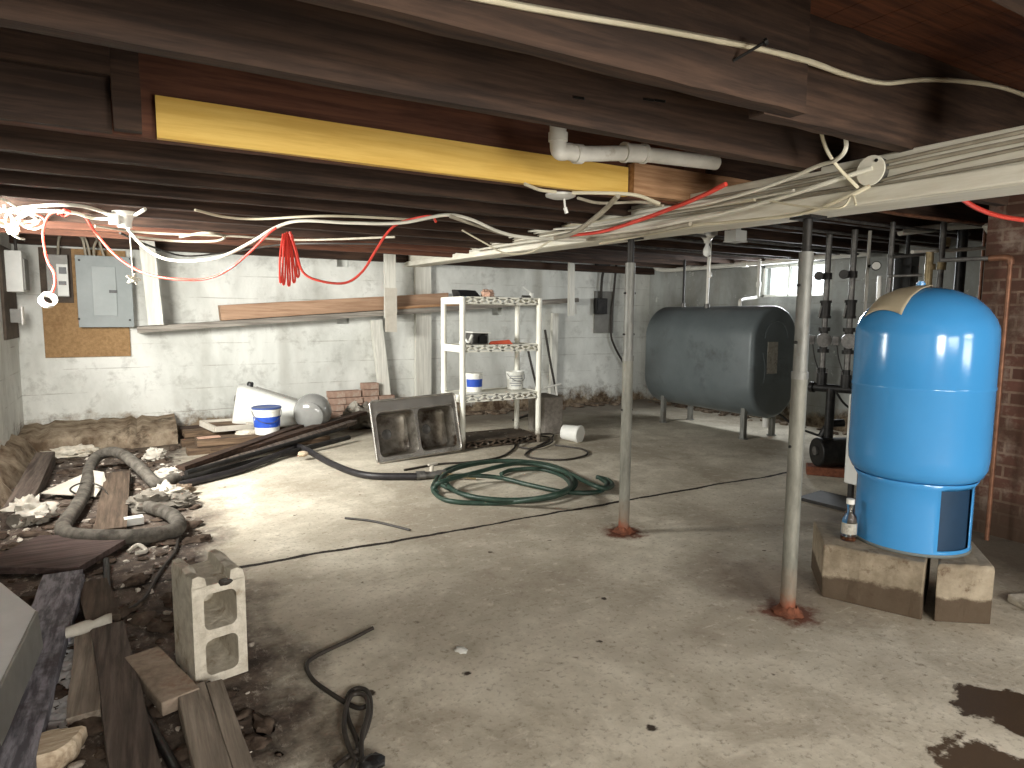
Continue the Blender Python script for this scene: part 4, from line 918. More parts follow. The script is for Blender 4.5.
MB().cyl((x2-.07, 5.62, T(3)+.02), (x2+.02, 5.62, T(3)+.02), .018, n=10).build('barrel', 'pipe_grey', t, smooth=40)
# middle tier
x3 = (2.872,5.620,0.965)[0]
t = thing('metal_box', (x3, 5.66, T(2)), 'open metal box with white lid flap on the third tier of the rack', 'box')
mb = MB().box((x3, 5.66, T(2)+.004), (.17, .14, .008))
for s in (-1, 1): mb.box((x3+s*.081, 5.66, T(2)+.055), (.008, .14, .11))
mb.box((x3, 5.727, T(2)+.055), (.17, .006, .11)); mb.build('box_body', 'pipe_grey', t)
MB().plank((x3-.10, 5.64, T(2)+.118), (x3+.10, 5.64, T(2)+.112), .17, .012).build('lid', 'plastic_white', t, bevel=.003)
MB().box((x3+.045, 5.60, T(2)+.05), (.09, .012, .07)).build('front_panel', 'black', t)
tag(MB().loops([[(x3+.10, 5.55, T(2)), (x3+.34, 5.54, T(2)), (x3+.33, 5.62, T(2)), (x3+.10, 5.62, T(2))], [(x3+.12, 5.56, T(2)+.03), (x3+.30, 5.55, T(2)+.045), (x3+.30, 5.60, T(2)+.04), (x3+.12, 5.61, T(2)+.03)]]).build('red_tool', 'red_plastic', bevel=.006), 'flat red orange tool beside the metal box on the rack', 'tool')
tag(MB().tube([(x3-.20, 5.52, T(2)+.06), (x3-.17, 5.5, T(2)+.03), (x3-.12, 5.53, T(2)+.09)], .014, 8).build('white_hook', 'plastic_white', smooth=50), 'small white plastic hook at the left end of the third tier', 'hook')
# lower tier: two buckets
def bucket(name, c, r, h, label, mat='plastic_white', body=None, lid=None, lab=None, print_=None, tilt=None, handle=True, open_=False):
    c = Vector(c); t = thing(name, c, label, 'bucket'); R = tilt or Matrix.Identity(3)
    MB().lathe([(.001, .001), (r*.86, .002), (r*.88, .012), (r*.985, h*.86), (r*1.03, h*.87), (r*1.03, h*.93), (r, h*.94), (r*1.01, h*.98), (r*.94, h*.985)]+([(r*.92, h*.6), (.001, h*.6)] if open_ else []), c, 28, R, cap=not open_).build('bucket_body', mat, t, smooth=50)
    if lid: MB().lathe([(r*1.05, h*.955), (r*1.07, h*.965), (r*1.07, h*1.01), (r*1.0, h*1.03), (r*.96, h*1.015), (.001, h*1.015)], c, 28, R).build('lid', lid, t, smooth=40)
    if lab:
        l = MB().lathe([(r*.925, h*.28), (r*.972, h*.68)], c, 28, R, skip=lambda i, j: not (14 <= j <= 26), cap=False).build('label', lab, t, smooth=50)
    if print_:
        mb = MB()
        for k, w in enumerate(print_):
            zz = h*(.72-.13*k); rr = r*(.89+.1*zz/h)+.0015
            mb.lathe([(rr, zz), (rr+.001, zz+h*.05)], c, 56, R, skip=lambda i, j, w=w: abs(j-38) > w, cap=False)
        mb.build('print', 'print_grey', t)
    if handle:
        P = [c+R @ Vector((r*1.05*cos(a), r*1.05*sin(a)*.98-.002, h*.88-abs(sin(a))*h*.42)) for a in [pi+pi*k/12 for k in range(13)]]
        MB().tube(P, .003, 6, False).build('handle', 'pipe_grey', t, smooth=60)
    return t
bxp = (2.839,5.660,0.514)
bucket('paint_can', (bxp[0], 5.66, T(1)), .085, .19, 'blue and white paint can on the second tier of the rack', lab='blue_label', handle=False)
bxp = (3.327,5.680,0.497)
bucket('bucket', (bxp[0], 5.70, T(1)), .092, .185, 'small white printed bucket on the second tier of the rack', print_=(6, 7, 4, 7, 5), handle=True, open_=True)

# grey block and white pail at the right of the rack
o = MB().box((3.80, 5.86, .20), (.22, .40, .40), rz=-.1).build('concrete_block', 'cmu_dark', bevel=.012); tag(o, 'grey block standing on end right of the shelf rack', 'concrete block')
bucket('bucket', (3.70, 5.36, .085), .085, .19, 'small white pail lying on its side by the grey block', tilt=Matrix.Rotation(.45, 3, 'Z') @ Matrix.Rotation(radians(92), 3, 'X') @ Matrix.Rotation(.4, 3, 'Z'), handle=False, lid='plastic_white')

# ------------------------------------------------------------------ double bowl sink leaning at the left of the rack
sk = thing('kitchen_sink', (2.1, 5.25, 0), 'dirty stainless double bowl sink leaning upright left of the rack', 'sink')
o0 = Vector((1.70, 5.20, .012)); o1 = Vector((2.52, 5.30, .03)); U = (o1-o0).normalized()
V = (Vector((-.02, .22, 1))); V = (V-U*V.dot(U)).normalized(); Nn = U.cross(V).normalized()
if Nn.y > 0: Nn = -Nn
Wd, Hd = .84, .52
pt = lambda u, v, d=0: o0+U*u+V*v+Nn*d
def rrect(u0, u1, v0, v1, r, n=6):
    out = []
    for cx, cy, a in ((u1-r, v1-r, 0), (u0+r, v1-r, pi/2), (u0+r, v0+r, pi), (u1-r, v0+r, 1.5*pi)):
        for k in range(n+1): out.append((cx+r*cos(a+pi/2*k/n), cy+r*sin(a+pi/2*k/n)))
    return out
def cellring(mb, cell, hole, hz, d):
    """face from a rectangle's edge to a hole outline"""
    u0, u1, v0, v1 = cell; cu, cv = (hole[0][0]+hole[len(hole)//2][0])/2, (hole[0][1]+hole[len(hole)//2][1])/2
    outer = []
    for a, b in hole:
        du, dv = a-cu, b-cv
        k = min((((u1 if du > 0 else u0)-cu)/du if abs(du) > 1e-6 else 1e9), (((v1 if dv > 0 else v0)-cv)/dv if abs(dv) > 1e-6 else 1e9))
        outer.append((cu+du*k, cv+dv*k))
    return outer
mb = MB(); bw = MB()
for (c0, c1, b0, b1) in ((0, Wd/2, .04, Wd/2-.014), (Wd/2, Wd, Wd/2+.014, Wd-.04)):
    cell = (c0, c1, 0, Hd-.09); hole = rrect(b0, b1, .035, Hd-.105, .05)
    out = cellring(mb, cell, hole, 0, 0); n = len(hole)
    mb.add([pt(*p, .004) for p in out]+[pt(*p, .004) for p in hole], [(i, (i+1) % n, n+(i+1) % n, n+i) for i in range(n)])
    # the four corners the ring leaves open
    for cu, cv in ((cell[0], cell[2]), (cell[1], cell[2]), (cell[1], cell[3]), (cell[0], cell[3])):
        qs = sorted(out, key=lambda p: (p[0]-cu)**2+(p[1]-cv)**2)
        a = min((p for p in out if abs(p[0]-cu) < 1e-6), key=lambda p: abs(p[1]-cv)); b = min((p for p in out if abs(p[1]-cv) < 1e-6), key=lambda p: abs(p[0]-cu))
        if a != b: mb.add([pt(*a, .004), pt(cu, cv, .004), pt(*b, .004)], [(0, 1, 2)])
    hole2 = rrect(b0+.016, b1-.016, .051, Hd-.121, .055); hole3 = rrect(b0+.032, b1-.032, .067, Hd-.137, .045)
    bw = MB().loops([[pt(*p, .004) for p in hole], [pt(*p, -.01) for p in rrect(b0+.006, b1-.006, .041, Hd-.111, .05)], [pt(*p, -.14) for p in hole2], [pt(*p, -.155) for p in hole3]], cap0=False)
    q = bw.build('basin', 'stainless_dirty', sk, smooth=40)
    cu, cv = (b0+b1)/2-.03, (.045+Hd-.11)/2
    RR = Matrix((U, V, Nn)).transposed()
    MB().lathe([(.045, 0), (.045, .004), (.036, .005), (.030, -.004+.006), (.001, .003)], pt(cu, cv, -.1545), 24, RR).build('drain', 'pipe_grey', q, smooth=40)
mb.add([pt(0, Hd-.09, .004), pt(Wd, Hd-.09, .004), pt(Wd, Hd, .004), pt(0, Hd, .004)], [(0, 1, 2, 3)])
deck = mb.build('deck', 'stainless', sk)
MB().tube([pt(u, v, .004) for u, v in rrect(0, Wd, 0, Hd, .03, 5)], .009, 8, False, closed=True).build('rim', 'stainless', sk, smooth=60)
MB().tube([pt(u, v, .005) for u, v in ((.05, Hd-.095), (Wd-.05, Hd-.095))], .005, 6, False).build('back_ridge', 'stainless', sk, smooth=60)

# ------------------------------------------------------------------ junk along the back wall, from the bricks to the tub
rn = random.Random(11)
stack = []
for i, (cx, n) in enumerate((((2.126,7.380,0.268)[0], 5), ((2.327,7.380,0.256)[0], 6), ((2.522,7.380,0.244)[0], 4), ((1.930,7.380,0.279)[0], 5))):
    z = .0
    for k in range(n):
        stack.append((cx+rn.uniform(-.012, .012), 7.36+rn.uniform(-.02, .0), z+.038, rn.uniform(-.12, .12))); z += .0775
names_ = ['first brick column left of the sink', 'second brick column', 'third brick column']
for k, (x, y, z, r) in enumerate(stack):
    o = MB().box((x, y, z), (.19, .11, .072), rz=r).build('brick', 'brick', bevel=.005)
    tag(o, 'old reddish brick in the loose stack against the back wall', 'brick', 'bricks stacked against the back wall')
o = MB().crumple((2.02, 6.93, .24), .06, 8, (1, 1, 1.1)).build('rag', 'rag', smooth=60); tag(o, 'small white crumpled rag on the end of the dark pipes by the sink', 'rag')
tag(MB().crumple((2.12, 6.98, .13), .15, 31, (1.3, 1, .9)).build('dark_rag', 'rag_grey', smooth=60), 'grey muddy cloth heap between the bricks and the sink', 'rag')
# white tapered tub lying on its side
tb = thing('plastic_tub', (.95, 7.1, .16), 'large white tapered tub lying on its side at the wall', 'tub')
ax0 = Vector((.83, 6.98, .345)); ax1 = Vector((1.58, 6.86, .215)); A = (ax1-ax0).normalized(); B = Vector((0, 0, 1)); B = (B-A*B.dot(A)).normalized(); Cc = A.cross(B)
def ring(k, ra, rb, n=28, off=0):
    c = ax0.lerp(ax1, k)+B*off; out = []
    for j in range(n):
        a = 2*pi*j/n; ca, sa = cos(a), sin(a); e = .55
        out.append(c+B*(ra*abs(ca)**e*(1 if ca > 0 else -1))+Cc*(rb*abs(sa)**e*(1 if sa > 0 else -1)))
    return out
MB().loops([ring(-.01, .17, .16), ring(.0, .20, .19), ring(.05, .215, .20), ring(.5, .165, .17, off=-.012), ring(.96, .11, .13, off=-.03), ring(1.0, .10, .12, off=-.03), ring(1.015, .08, .1, off=-.03)]).build('tub_body', 'plastic_white', tb, smooth=50)
hp_ = ax0.lerp(ax1, .14)+B*.20
MB().lathe([(.03, -.01), (.032, .03), (.024, .045), (.001, .047)], hp_, 16, Matrix((Cc, -A, B)).transposed()).build('knob', 'black', tb, smooth=50)
MB().cyl(ax0.lerp(ax1, .0)+Cc*(-.0)+A*(-.012)+B*.06, ax0+A*(-.02)+B*.06, .03, n=12).build('port', 'box_grey', tb)
MB().plank(hp_+A*.06+B*.0, ax0.lerp(ax1, .75)+B*.125, .03, .014).build('top_seam', 'box_grey', tb)
# grey globe lamp
gl = thing('globe_shade', (1.60, 7.0, .1), 'smoky grey glass globe lying beside the white tub', 'globe')
gc = Vector((1.50, 6.60, .275))
MB().sphere(gc, .185, 28, 18).build('globe_glass', 'smoke_glass', gl, smooth=80)
gd = Vector((-.45, -.85, -.12)).normalized()
RRg = gd.to_track_quat('Z', 'Y').to_matrix()
MB().lathe([(.130, .128), (.138, .136), (.14, .15), (.11, .17), (.06, .182), (.001, .186)], gc, 28, RRg).build('globe_cap', 'smoke_glass', gl, smooth=60)
# bucket with blue lid
bucket('bucket', (1.03, 6.40, .128), .125, .25, 'white bucket with blue lid and blue label among the wood', lid='blue_plastic', lab='blue_label')
# wooden stack under the bucket and tub
def wd(name, a, b, w, t, mat, label, cat='board', seed=0, up=(0, 0, 1), group=None, n=6, jit=.003, taper=1):
    return tag(MB().plank(a, b, w, t, up=up, n=n, jit=jit, seed=seed, taper=taper).build(name, mat), label, cat, group)
wd('timber', (.36, 7.0, .03), (2.0, 7.02, .03), .14, .06, 'old_wood', 'lowest timber at the wall under the white tub', 'timber', 1)
wd('timber', (.32, 6.8, .03), (1.7, 6.86, .03), .14, .06, 'old_wood', 'timber on the floor under the blue lidded bucket', 'timber', 2)
wd('timber', (.34, 6.38, .03), (1.6, 6.42, .03), .15, .06, 'old_wood', 'front timber of the low stack below the bucket', 'timber', 3)
wd('timber', (.33, 7.2, .06), (1.55, 7.22, .06), .16, .11, 'joist', 'dark timber against the wall under the tub', 'timber', 4)
wd('timber', (.35, 6.95, .093), (1.7, 7.1, .093), .14, .06, 'old_wood', 'upper timber crossing below the white tub', 'timber', 5)
wd('timber', (.42, 6.42, .095), (1.5, 6.46, .095), .2, .06, 'old_wood', 'upper timber carrying the blue lidded bucket', 'timber', 6)
wd('scrap_board', (.92, 6.22, .075), (1.22, 6.26, .075), .06, .02, 'paper', 'white stick at the foot of the blue lidded bucket', 'board', 9)
tr = thing('wooden_tray', (.72, 6.68, .17), 'shallow pale wooden tray frame left of the blue lidded bucket', 'tray')
q0, q1 = Vector((.60, 6.60, .17)), Vector((.95, 6.70, .155)); dd = Vector((-.1, .26, .03))
MB().plank(q0, q1, .03, .05, n=2).plank(q0+dd, q1+dd, .03, .05, n=2).plank(q0, q0+dd, .03, .055, n=2).plank(q1, q1+dd, .03, .05, n=2).build('tray_frame', 'paper', tr, bevel=.003)
MB().add([q0, q1, q1+dd, q0+dd], [(0, 1, 2, 3)]).build('tray_bottom', 'old_wood', tr, solid=.006)
tag(MB().box((.53, 6.45, .10), (.19, .09, .065), rz=.1).build('brick', 'brick_pink', bevel=.005), 'pale pink brick beside the wooden tray', 'brick')
tag(MB().plank((.52, 6.36, .03), (.90, 6.40, .03), .12, .06, n=3, jit=.003).build('wood_block', 'old_wood'), 'short wood block under the pale pink brick', 'block')
tag(MB().lump((.86, 6.5, .13), .07, 3, (1.5, 1, .5)).build('stone', 'cmu', smooth=60), 'flat pale stone between wooden tray and bucket', 'stone')
# long dark pipes and boards across the front of the pile
def drod(a, b, r, mat, label, seed=0): return tag(MB().tube([a, (Vector(a)+Vector(b))/2+Vector((0, 0, -.004)), b], r, 10).build('long_pipe', mat, smooth=50), label, 'pipe')
wd('long_board', (0.188,5.520,0.050), (2.08, 6.80, .20), .10, .035, 'joist', 'uppermost long dark board slanting across the wood pile', 'board', 21, n=10)
wd('long_board', (0.220,5.337,0.040), (1.9, 6.55, .15), .09, .035, 'dark_plank', 'second long dark board in front of the wood pile', 'board', 22, n=10)
wd('long_board', (0.239,5.414,0.090), (1.6, 6.75, .17), .09, .03, 'joist', 'lower long dark board behind the slanting dark boards', 'board', 23, n=10)
drod((0.244,5.301,0.030), (1.75, 6.2, .06), .024, 'dark_steel', 'long dark steel pipe below the slanting boards')
drod((0.268,5.220,0.090), (1.8, 6.45, .12), .02, 'dark_steel', 'thin dark steel pipe between the slanting boards')
wire('black_hose', [(0.221,5.118,0.030), (0.656,5.399,0.030), (1.080,5.834,0.050), (1.231,5.945,0.060), (1.337,5.311,0.030), (1.466,4.779,0.030), (1.798,4.547,0.030)], .027, 'black_hose', 'thick black hose from the wood pile to the brass fittings', 'hose', 10)
hf = thing('hose_fitting', (1.899,4.575,0.000), 'grey metal hose coupling at the end of the black hose', 'fitting')
fa, fb_ = Vector((1.797,4.565,0.030)), Vector((2.023,4.515,0.030))
MB().cyl(fa, fa.lerp(fb_, .3), .036, n=14).cyl(fa.lerp(fb_, .3), fa.lerp(fb_, .7), .028, n=14).cyl(fa.lerp(fb_, .7), fb_, .034, n=14).build('coupling', 'pipe_grey', hf, smooth=40)
MB().cyl(fa.lerp(fb_, .5), fa.lerp(fb_, .5)+Vector((.02, .03, .07)), .016, n=10).box(fa.lerp(fb_, .5)+Vector((.03, .035, .075)), (.09, .02, .016), rz=.3).build('valve_handle', 'paper', hf, bevel=.003)
tag(MB().cyl((1.963,4.455,0.050), (2.189,4.329,0.020), .013, n=8).build('short_rod', 'brass', smooth=40), 'short tan rod lying inside the green hose coil', 'rod')
tag(MB().lump((1.189,5.630,0.060), .035, 5, (1.3, 1, .7)).build('tan_chip', 'bark', smooth=50), 'small tan wood chip on the bend of the black hose', 'chip')

# green hose coil and the thin black cable behind it
cen = Vector((2.460,4.100,0.000)); 
def ez(px, py, z): return None
hp = [(1.771,4.106,0.020), (1.810,4.268,0.020), (2.094,4.672,0.020), (2.478,4.790,0.020), (2.781,4.671,0.020), (2.935,4.337,0.020), (2.790,3.867,0.020), (2.485,3.631,0.020), (2.168,3.637,0.020), (1.966,3.829,0.020), (1.884,4.135,0.020), (1.885,4.313,0.045), (2.145,4.556,0.055), (2.566,4.635,0.050), (2.800,4.385,0.050), (2.808,3.999,0.050), (2.625,3.698,0.050), (2.309,3.550,0.050), (2.041,3.615,0.050), (1.863,3.848,0.050), (1.860,4.133,0.060), (1.973,4.243,0.080), (2.274,4.182,0.050), (2.423,3.925,0.030), (2.560,3.678,0.020), (2.758,3.570,0.020), (2.957,3.711,0.020), (2.997,3.847,0.030)]
wire('garden_hose', hp, .0165, 'green_hose', 'dark green hose coiled on the floor before the shelf rack', 'hose', 10)
wire('garden_hose', [(2.417,4.348,0.020), (2.554,4.415,0.022), (2.770,4.337,0.022), (2.796,4.062,0.022), (2.495,3.526,0.100), (2.254,3.406,0.100), (2.028,3.660,0.020), (1.758,3.860,0.020), (1.753,4.116,0.020), (1.777,4.137,0.055), (1.798,4.098,0.090), (2.061,4.173,0.100), (2.586,4.344,0.090), (2.804,4.101,0.060), (2.754,3.555,0.060), (2.954,3.648,0.020), (3.038,3.801,0.020), (3.021,3.914,0.020)], .0165, 'green_hose', 'second dark green hose with open end inside the coil', 'hose', 10)
wire('thin_cable', [(1.815,4.870,0.010), (2.154,4.929,0.010), (2.409,4.877,0.010), (2.729,4.929,0.010), (3.035,5.210,0.010), (3.199,5.454,0.010), (3.434,5.572,0.030), (3.566,5.440,0.030), (3.485,5.244,0.020), (3.184,5.075,0.020), (3.091,5.231,0.020), (3.377,5.481,0.050), (3.726,5.607,0.020), (3.545,5.388,0.010), (2.966,4.896,0.010), (3.129,4.579,0.010), (3.450,4.637,0.010), (3.575,4.870,0.010), (3.456,5.147,0.010)], .009, 'cable_dark', 'thin dark cable looped at the foot of the shelf rack', 'cable')
# ------------------------------------------------------------------ the dirt floor at the left
wire('suction_hose', [(0.204,5.267,0.050), (0.084,5.138,0.050), (-0.009,5.334,0.120), (-0.118,5.719,0.160), (-0.209,5.934,0.160), (-0.308,6.028,0.120), (-0.351,5.779,0.080), (-0.346,5.207,0.060), (-0.372,4.730,0.050), (-0.406,4.375,0.050), (-0.373,4.182,0.050), (-0.243,4.056,0.050), (-0.080,3.966,0.050), (0.062,3.943,0.050), (0.153,4.009,0.050), (0.139,4.267,0.050), (0.051,4.513,0.040), (-0.058,4.798,0.020)], .042, 'dirty_hose', 'thick muddy grey hose looped on the dirt at the left', 'hose', 12)
wire('thin_cable', [(-0.338,5.044,0.030), (-0.428,5.110,0.080), (-0.366,5.195,0.100), (-0.263,5.179,0.070), (-0.180,4.812,0.040), (-0.150,4.685,0.030), (-0.056,4.642,0.060), (0.083,4.668,0.060)], .006, 'cable_dark', 'thin dark cable over the pale triangular sheet', 'cable')
wire('thin_cable', [(0.147,3.919,0.015), (0.123,3.721,0.010), (0.070,3.547,0.010), (0.023,3.363,0.010), (-0.020,3.176,0.010), (-0.083,3.061,0.012), (-0.153,3.012,0.014)], .009, 'cable_dark', 'thin dark cable from the muddy hose to the torn paper strip', 'cable')
for c, r, sd, mt, lb in (((0.172,5.457,0.050), .085, 1, 'rag', 'white cloth glove on the end of the muddy hose'), ((0.118,4.840,0.060), .095, 2, 'rag', 'dirty white cloth beside the muddy hose, the largest'), ((0.197,4.659,0.040), .075, 3, 'rag_grey', 'grey cloth on the concrete edge right of the hose'), ((0.198,4.908,0.040), .075, 4, 'rubble', 'dark brown lump behind the grey cloth'), ((0.026,4.661,0.050), .10, 6, 'rag_grey', 'grey muddy cloth left of the white cloths')):
    tag(MB().crumple((c[0], c[1], r*.42), r*1.1, sd, (1.2, .85, .6), amp=.45).build('rag', mt, smooth=60), lb, 'rag')
sh = [(-0.606,5.246,0.050), (-0.328,5.600,0.100), (-0.252,5.535,0.090), (-0.236,5.394,0.060), (-0.284,5.069,0.030)]
mb = MB(); nn = len(sh); mb.add(sh+[(p[0], p[1], p[2]-.006) for p in sh], [tuple(range(nn)), tuple(range(2*nn-1, nn-1, -1))]+[(i, (i+1) % nn, nn+(i+1) % nn, nn+i) for i in range(nn)])
tag(mb.build('pale_sheet', 'paper'), 'pale triangular sheet lying under the muddy hose', 'sheet')
tag(MB().crumple((-0.598,4.701,0.060), .115, 14, (1, .9, .75), amp=.5).build('paper_bag', 'rag', smooth=60), 'crumpled white paper lump by the left wall', 'paper')
tag(MB().tube([(-0.655,4.608,0.040), (-0.622,4.736,0.060)], .05, 10, False).build('cardboard_tube', 'rag_grey', smooth=40), 'short grey cardboard tube under the crumpled white paper', 'tube')
wd('plank', (-0.168,5.651,0.040), (-0.179,4.180,0.030), .16, .04, 'old_wood_y', 'weathered plank lying inside the muddy hose loop', 'plank', 31)
tag(MB().box((-0.063,4.351,0.030), (.10, .06, .045), rz=.1).build('foam_block', 'plastic_white', bevel=.003), 'small white foam block inside the muddy hose loop', 'block')
wd('timber', (-0.690,6.457,0.060), (-0.665,4.621,0.050), .13, .10, 'dark_plank', 'rotten timber along the foot of the left wall', 'timber', 33)
tag(MB().crumple((-0.535,6.755,0.030), .10, 15, (2.2, .8, .6), amp=.4).build('plaster_chunk', 'cmu', smooth=50), 'pale plaster chunk in front of the rough footing', 'rubble')
tag(MB().crumple((0.090,6.172,0.060), .065, 16, (1.3, 1, .9), amp=.4).build('plaster_chunk', 'rag', smooth=50), 'small white plaster chunk at the end of the footing', 'rubble')
wd('broad_board', (-0.615,4.036,0.035), (-0.176,3.794,0.035), .46, .03, 'purple_plank', 'broad purplish damp board across the left floor', 'board', 34, n=8)
tag(MB().tube([(-0.090,3.832,0.012), (-0.044,3.869,0.030), (-0.008,3.804,0.012), (-0.053,3.772,0.020)], .011, 8).build('plastic_clip', 'paper', smooth=50), 'pale plastic clip below the muddy hose', 'clip')
# planks running towards the camera
wd('plank', (-0.225,3.382,0.030), (-0.164,2.941,0.030), .115, .04, 'old_wood_y', 'short brown plank running below the broad purplish board', 'plank', 35)
wd('plank', (-0.210,2.921,0.025), (-0.191,2.244,0.025), .09, .04, 'grey_wood', 'pale grey plank end beside the torn paper strip', 'plank', 36)
wd('plank', (-0.148,2.856,0.030), (-0.050,1.822,0.030), .11, .05, 'dark_plank', 'dark damp plank left of the black pipe', 'plank', 37)
wd('plank', (-0.339,3.508,0.040), (-0.363,1.984,0.040), .15, .06, 'slate_plank', 'wide slate grey plank along the left edge', 'plank', 38, n=10)
wd('plank', (-0.279,3.422,0.050), (-0.294,2.849,0.030), .05, .05, 'slate_plank', 'narrow slate grey plank fragment beside the wide plank', 'plank', 39)
wire('black_pipe', [(-0.182,3.703,0.030), (-0.158,3.180,0.025), (-0.126,2.777,0.020), (-0.066,2.365,0.020), (0.050,1.822,0.020)], .014, 'iron', 'thin black pipe running down through the dirt to the front', 'pipe', 8)
mb = MB(); rings = []
for i in range(13):
    k = i/12; c = Vector((-0.277,2.811,0.070)).lerp(Vector((-0.134,2.883,0.060)), k); r = .03*(1-.5*abs(k-.35))
    rings.append([c+Vector((0, r*cos(a), r*.8*sin(a)+.008*sin(7*k+a)*(k > .5))) for a in [2*pi*j/10 for j in range(10)]])
tag(mb.loops(rings).build('torn_paper_strip', 'rag', smooth=60), 'torn white paper strip lying across the planks', 'paper')
# pale sheet metal corner at the left frame edge
sm = thing('enamel_panel', (-.6, 3.0, 0), 'pale grey enamel panel propped at the left frame edge', 'panel')
a = Vector((-0.540,3.215,0.200)); b = Vector((-0.346,2.741,0.200)); c = Vector((-0.380,2.135,0.200)); d = Vector((-0.603,2.576,0.200))
a2 = Vector((-0.724,3.650,0.200))
MB().loops([[a2-Vector((0, 0, .02)), b-Vector((0, 0, .02)), c-Vector((0, 0, .02)), d-Vector((0, 0, .02))], [a2, b, c, d]]).build('top_face', 'pale_sheet', sm, bevel=.008)
MB().loops([[b+Vector((-.012, .01, 0)), b, c, c+Vector((-.012, .01, 0))], [Vector((b.x+.0, b.y+.01, .02)), Vector((b.x+.012, b.y, .02)), Vector((c.x+.012, c.y, .02)), Vector((c.x, c.y+.01, .02))]]).build('side_lip', 'box_grey', sm, bevel=.003)
# wood chunk, paving slab, grey board, cinder block
cc = Vector((-0.267,2.113,0.030)); u = Vector((.8, .3, 0)).normalized(); w = Vector((-.3, .8, 0)).normalized(); rn = random.Random(8)
mb = MB(); rings = []
for z, s in ((.0, .9), (.02, 1.0), (.05, .97), (.06, .86)):
    rings.append([cc+Vector((0, 0, z-.03))+u*(.088*s*cos(a)*(1+.12*sin(5*a+z*20)+.05*sin(11*a)))+w*(.062*s*sin(a)*(1+.1*cos(4*a))) for a in [2*pi*j/36 for j in range(36)]])
tag(mb.loops(rings).build('wood_chunk', 'bark', smooth=50), 'pale splintered wood chunk in the near left corner', 'wood')
s0, s1 = Vector((-0.035,2.554,0.035)), Vector((0.071,2.184,0.035))
tag(MB().plank(s0, s1, .115, .045, n=4, jit=.002).build('paving_slab', 'tanblock', bevel=.005), 'mottled tan slab beside the standing cinder block', 'slab')
g0, g1 = Vector((0.100,2.240,0.030)), Vector((0.126,1.723,0.030))
tag(MB().plank(g0, g1, .085, .05, n=6, jit=.0015).build('grey_plank', 'grey_wood', bevel=.003), 'short grey plank with its end at the cinder block', 'plank')
tag(MB().plank(g0+Vector((.069, -.01, 0)), g1+Vector((.069, 0, 0)), .05, .05, n=6, jit=.0015).build('grey_plank', 'grey_wood', bevel=.003), 'narrow grey plank right of the short grey plank', 'plank')
# cinder block standing on end
rz = radians(12); o = Vector((.118, 2.30, .002)); u = Vector((cos(rz), sin(rz), 0)); w = Vector((-sin(rz), cos(rz), 0)); Wc, Hc, Dc = .172, .345, .235
cp_ = lambda a, z, d: o+u*a+w*d+Vector((0, 0, z))
mb = MB()
for z0, z1 in ((0, Hc/2), (Hc/2, Hc-.0)):
    cell = (0, Wc, z0, z1); hole = rrect(.036, Wc-.030, z0+(.03 if z0 == 0 else .016), z1-(.016 if z0 == 0 else .03), .024, 5); n = len(hole)
    out = cellring(mb, cell, hole, 0, 0)
    hole_b = [(a*.86+.14*Wc/2, b*.86+.14*(z0+z1)/2) for a, b in hole]
    for d, hl, fl_ in ((0, hole, 1), (Dc, hole_b, 0)):
        mb.add([cp_(*p, d) for p in out]+[cp_(*p, d) for p in hl], [(i, (i+1) % n, n+(i+1) % n, n+i) for i in range(n)])
        for cu, cv in ((cell[0], cell[2]), (cell[1], cell[2]), (cell[1], cell[3]), (cell[0], cell[3])):
            A_ = min((p for p in out if abs(p[0]-cu) < 1e-6), key=lambda p: abs(p[1]-cv)); B_ = min((p for p in out if abs(p[1]-cv) < 1e-6), key=lambda p: abs(p[0]-cu))
            if A_ != B_: mb.add([cp_(*A_, d), cp_(cu, cv, d), cp_(*B_, d)], [(0, 1, 2)])
    mb.add([cp_(*p, 0) for p in hole]+[cp_(*p, Dc) for p in hole_b], [(i, (i+1) % n, n+(i+1) % n, n+i) for i in range(n)])
for a, b in (((0, 0), (0, Hc)), ((Wc, 0), (Wc, Hc)), ((0, 0), (Wc, 0)), ((0, Hc), (Wc, Hc))):
    mb.add([cp_(*a, 0), cp_(*b, 0), cp_(*b, Dc), cp_(*a, Dc)], [(0, 1, 2, 3)])
cb = thing('cinder_block', o, 'pale two hole cinder block standing on end in the foreground', 'concrete block')
mb.build('block_body', 'cmu', cb)
rn = random.Random(2)
for a0, a1, hh in ((.0, .048, .032), (Wc-.05, Wc, .036)):
    mb = MB(); rings = []
    for i in range(9):
        d = Dc*i/8; h = hh+rn.uniform(-.006, .008)
        rings.append([cp_(a0, Hc-.003, d), cp_(a1, Hc-.003, d), cp_(a1-.006, Hc+h*.7, d), cp_((a0+a1)/2, Hc+h, d), cp_(a0+.004, Hc+h*.9, d)])
    mb.loops(rings).build('end_lug', 'cmu', cb)
MB().box(cp_(Wc/2, Hc/2, Dc-.004), (.11, .004, .29), rz=rz).build('closed_back', 'cmu', cb)
MB().lump(cp_(Wc*.62, Hc+.0, -.004), .014, 4, (1.6, .5, .8), amp=.4).build('mortar_chip', 'cable_dark', cb)

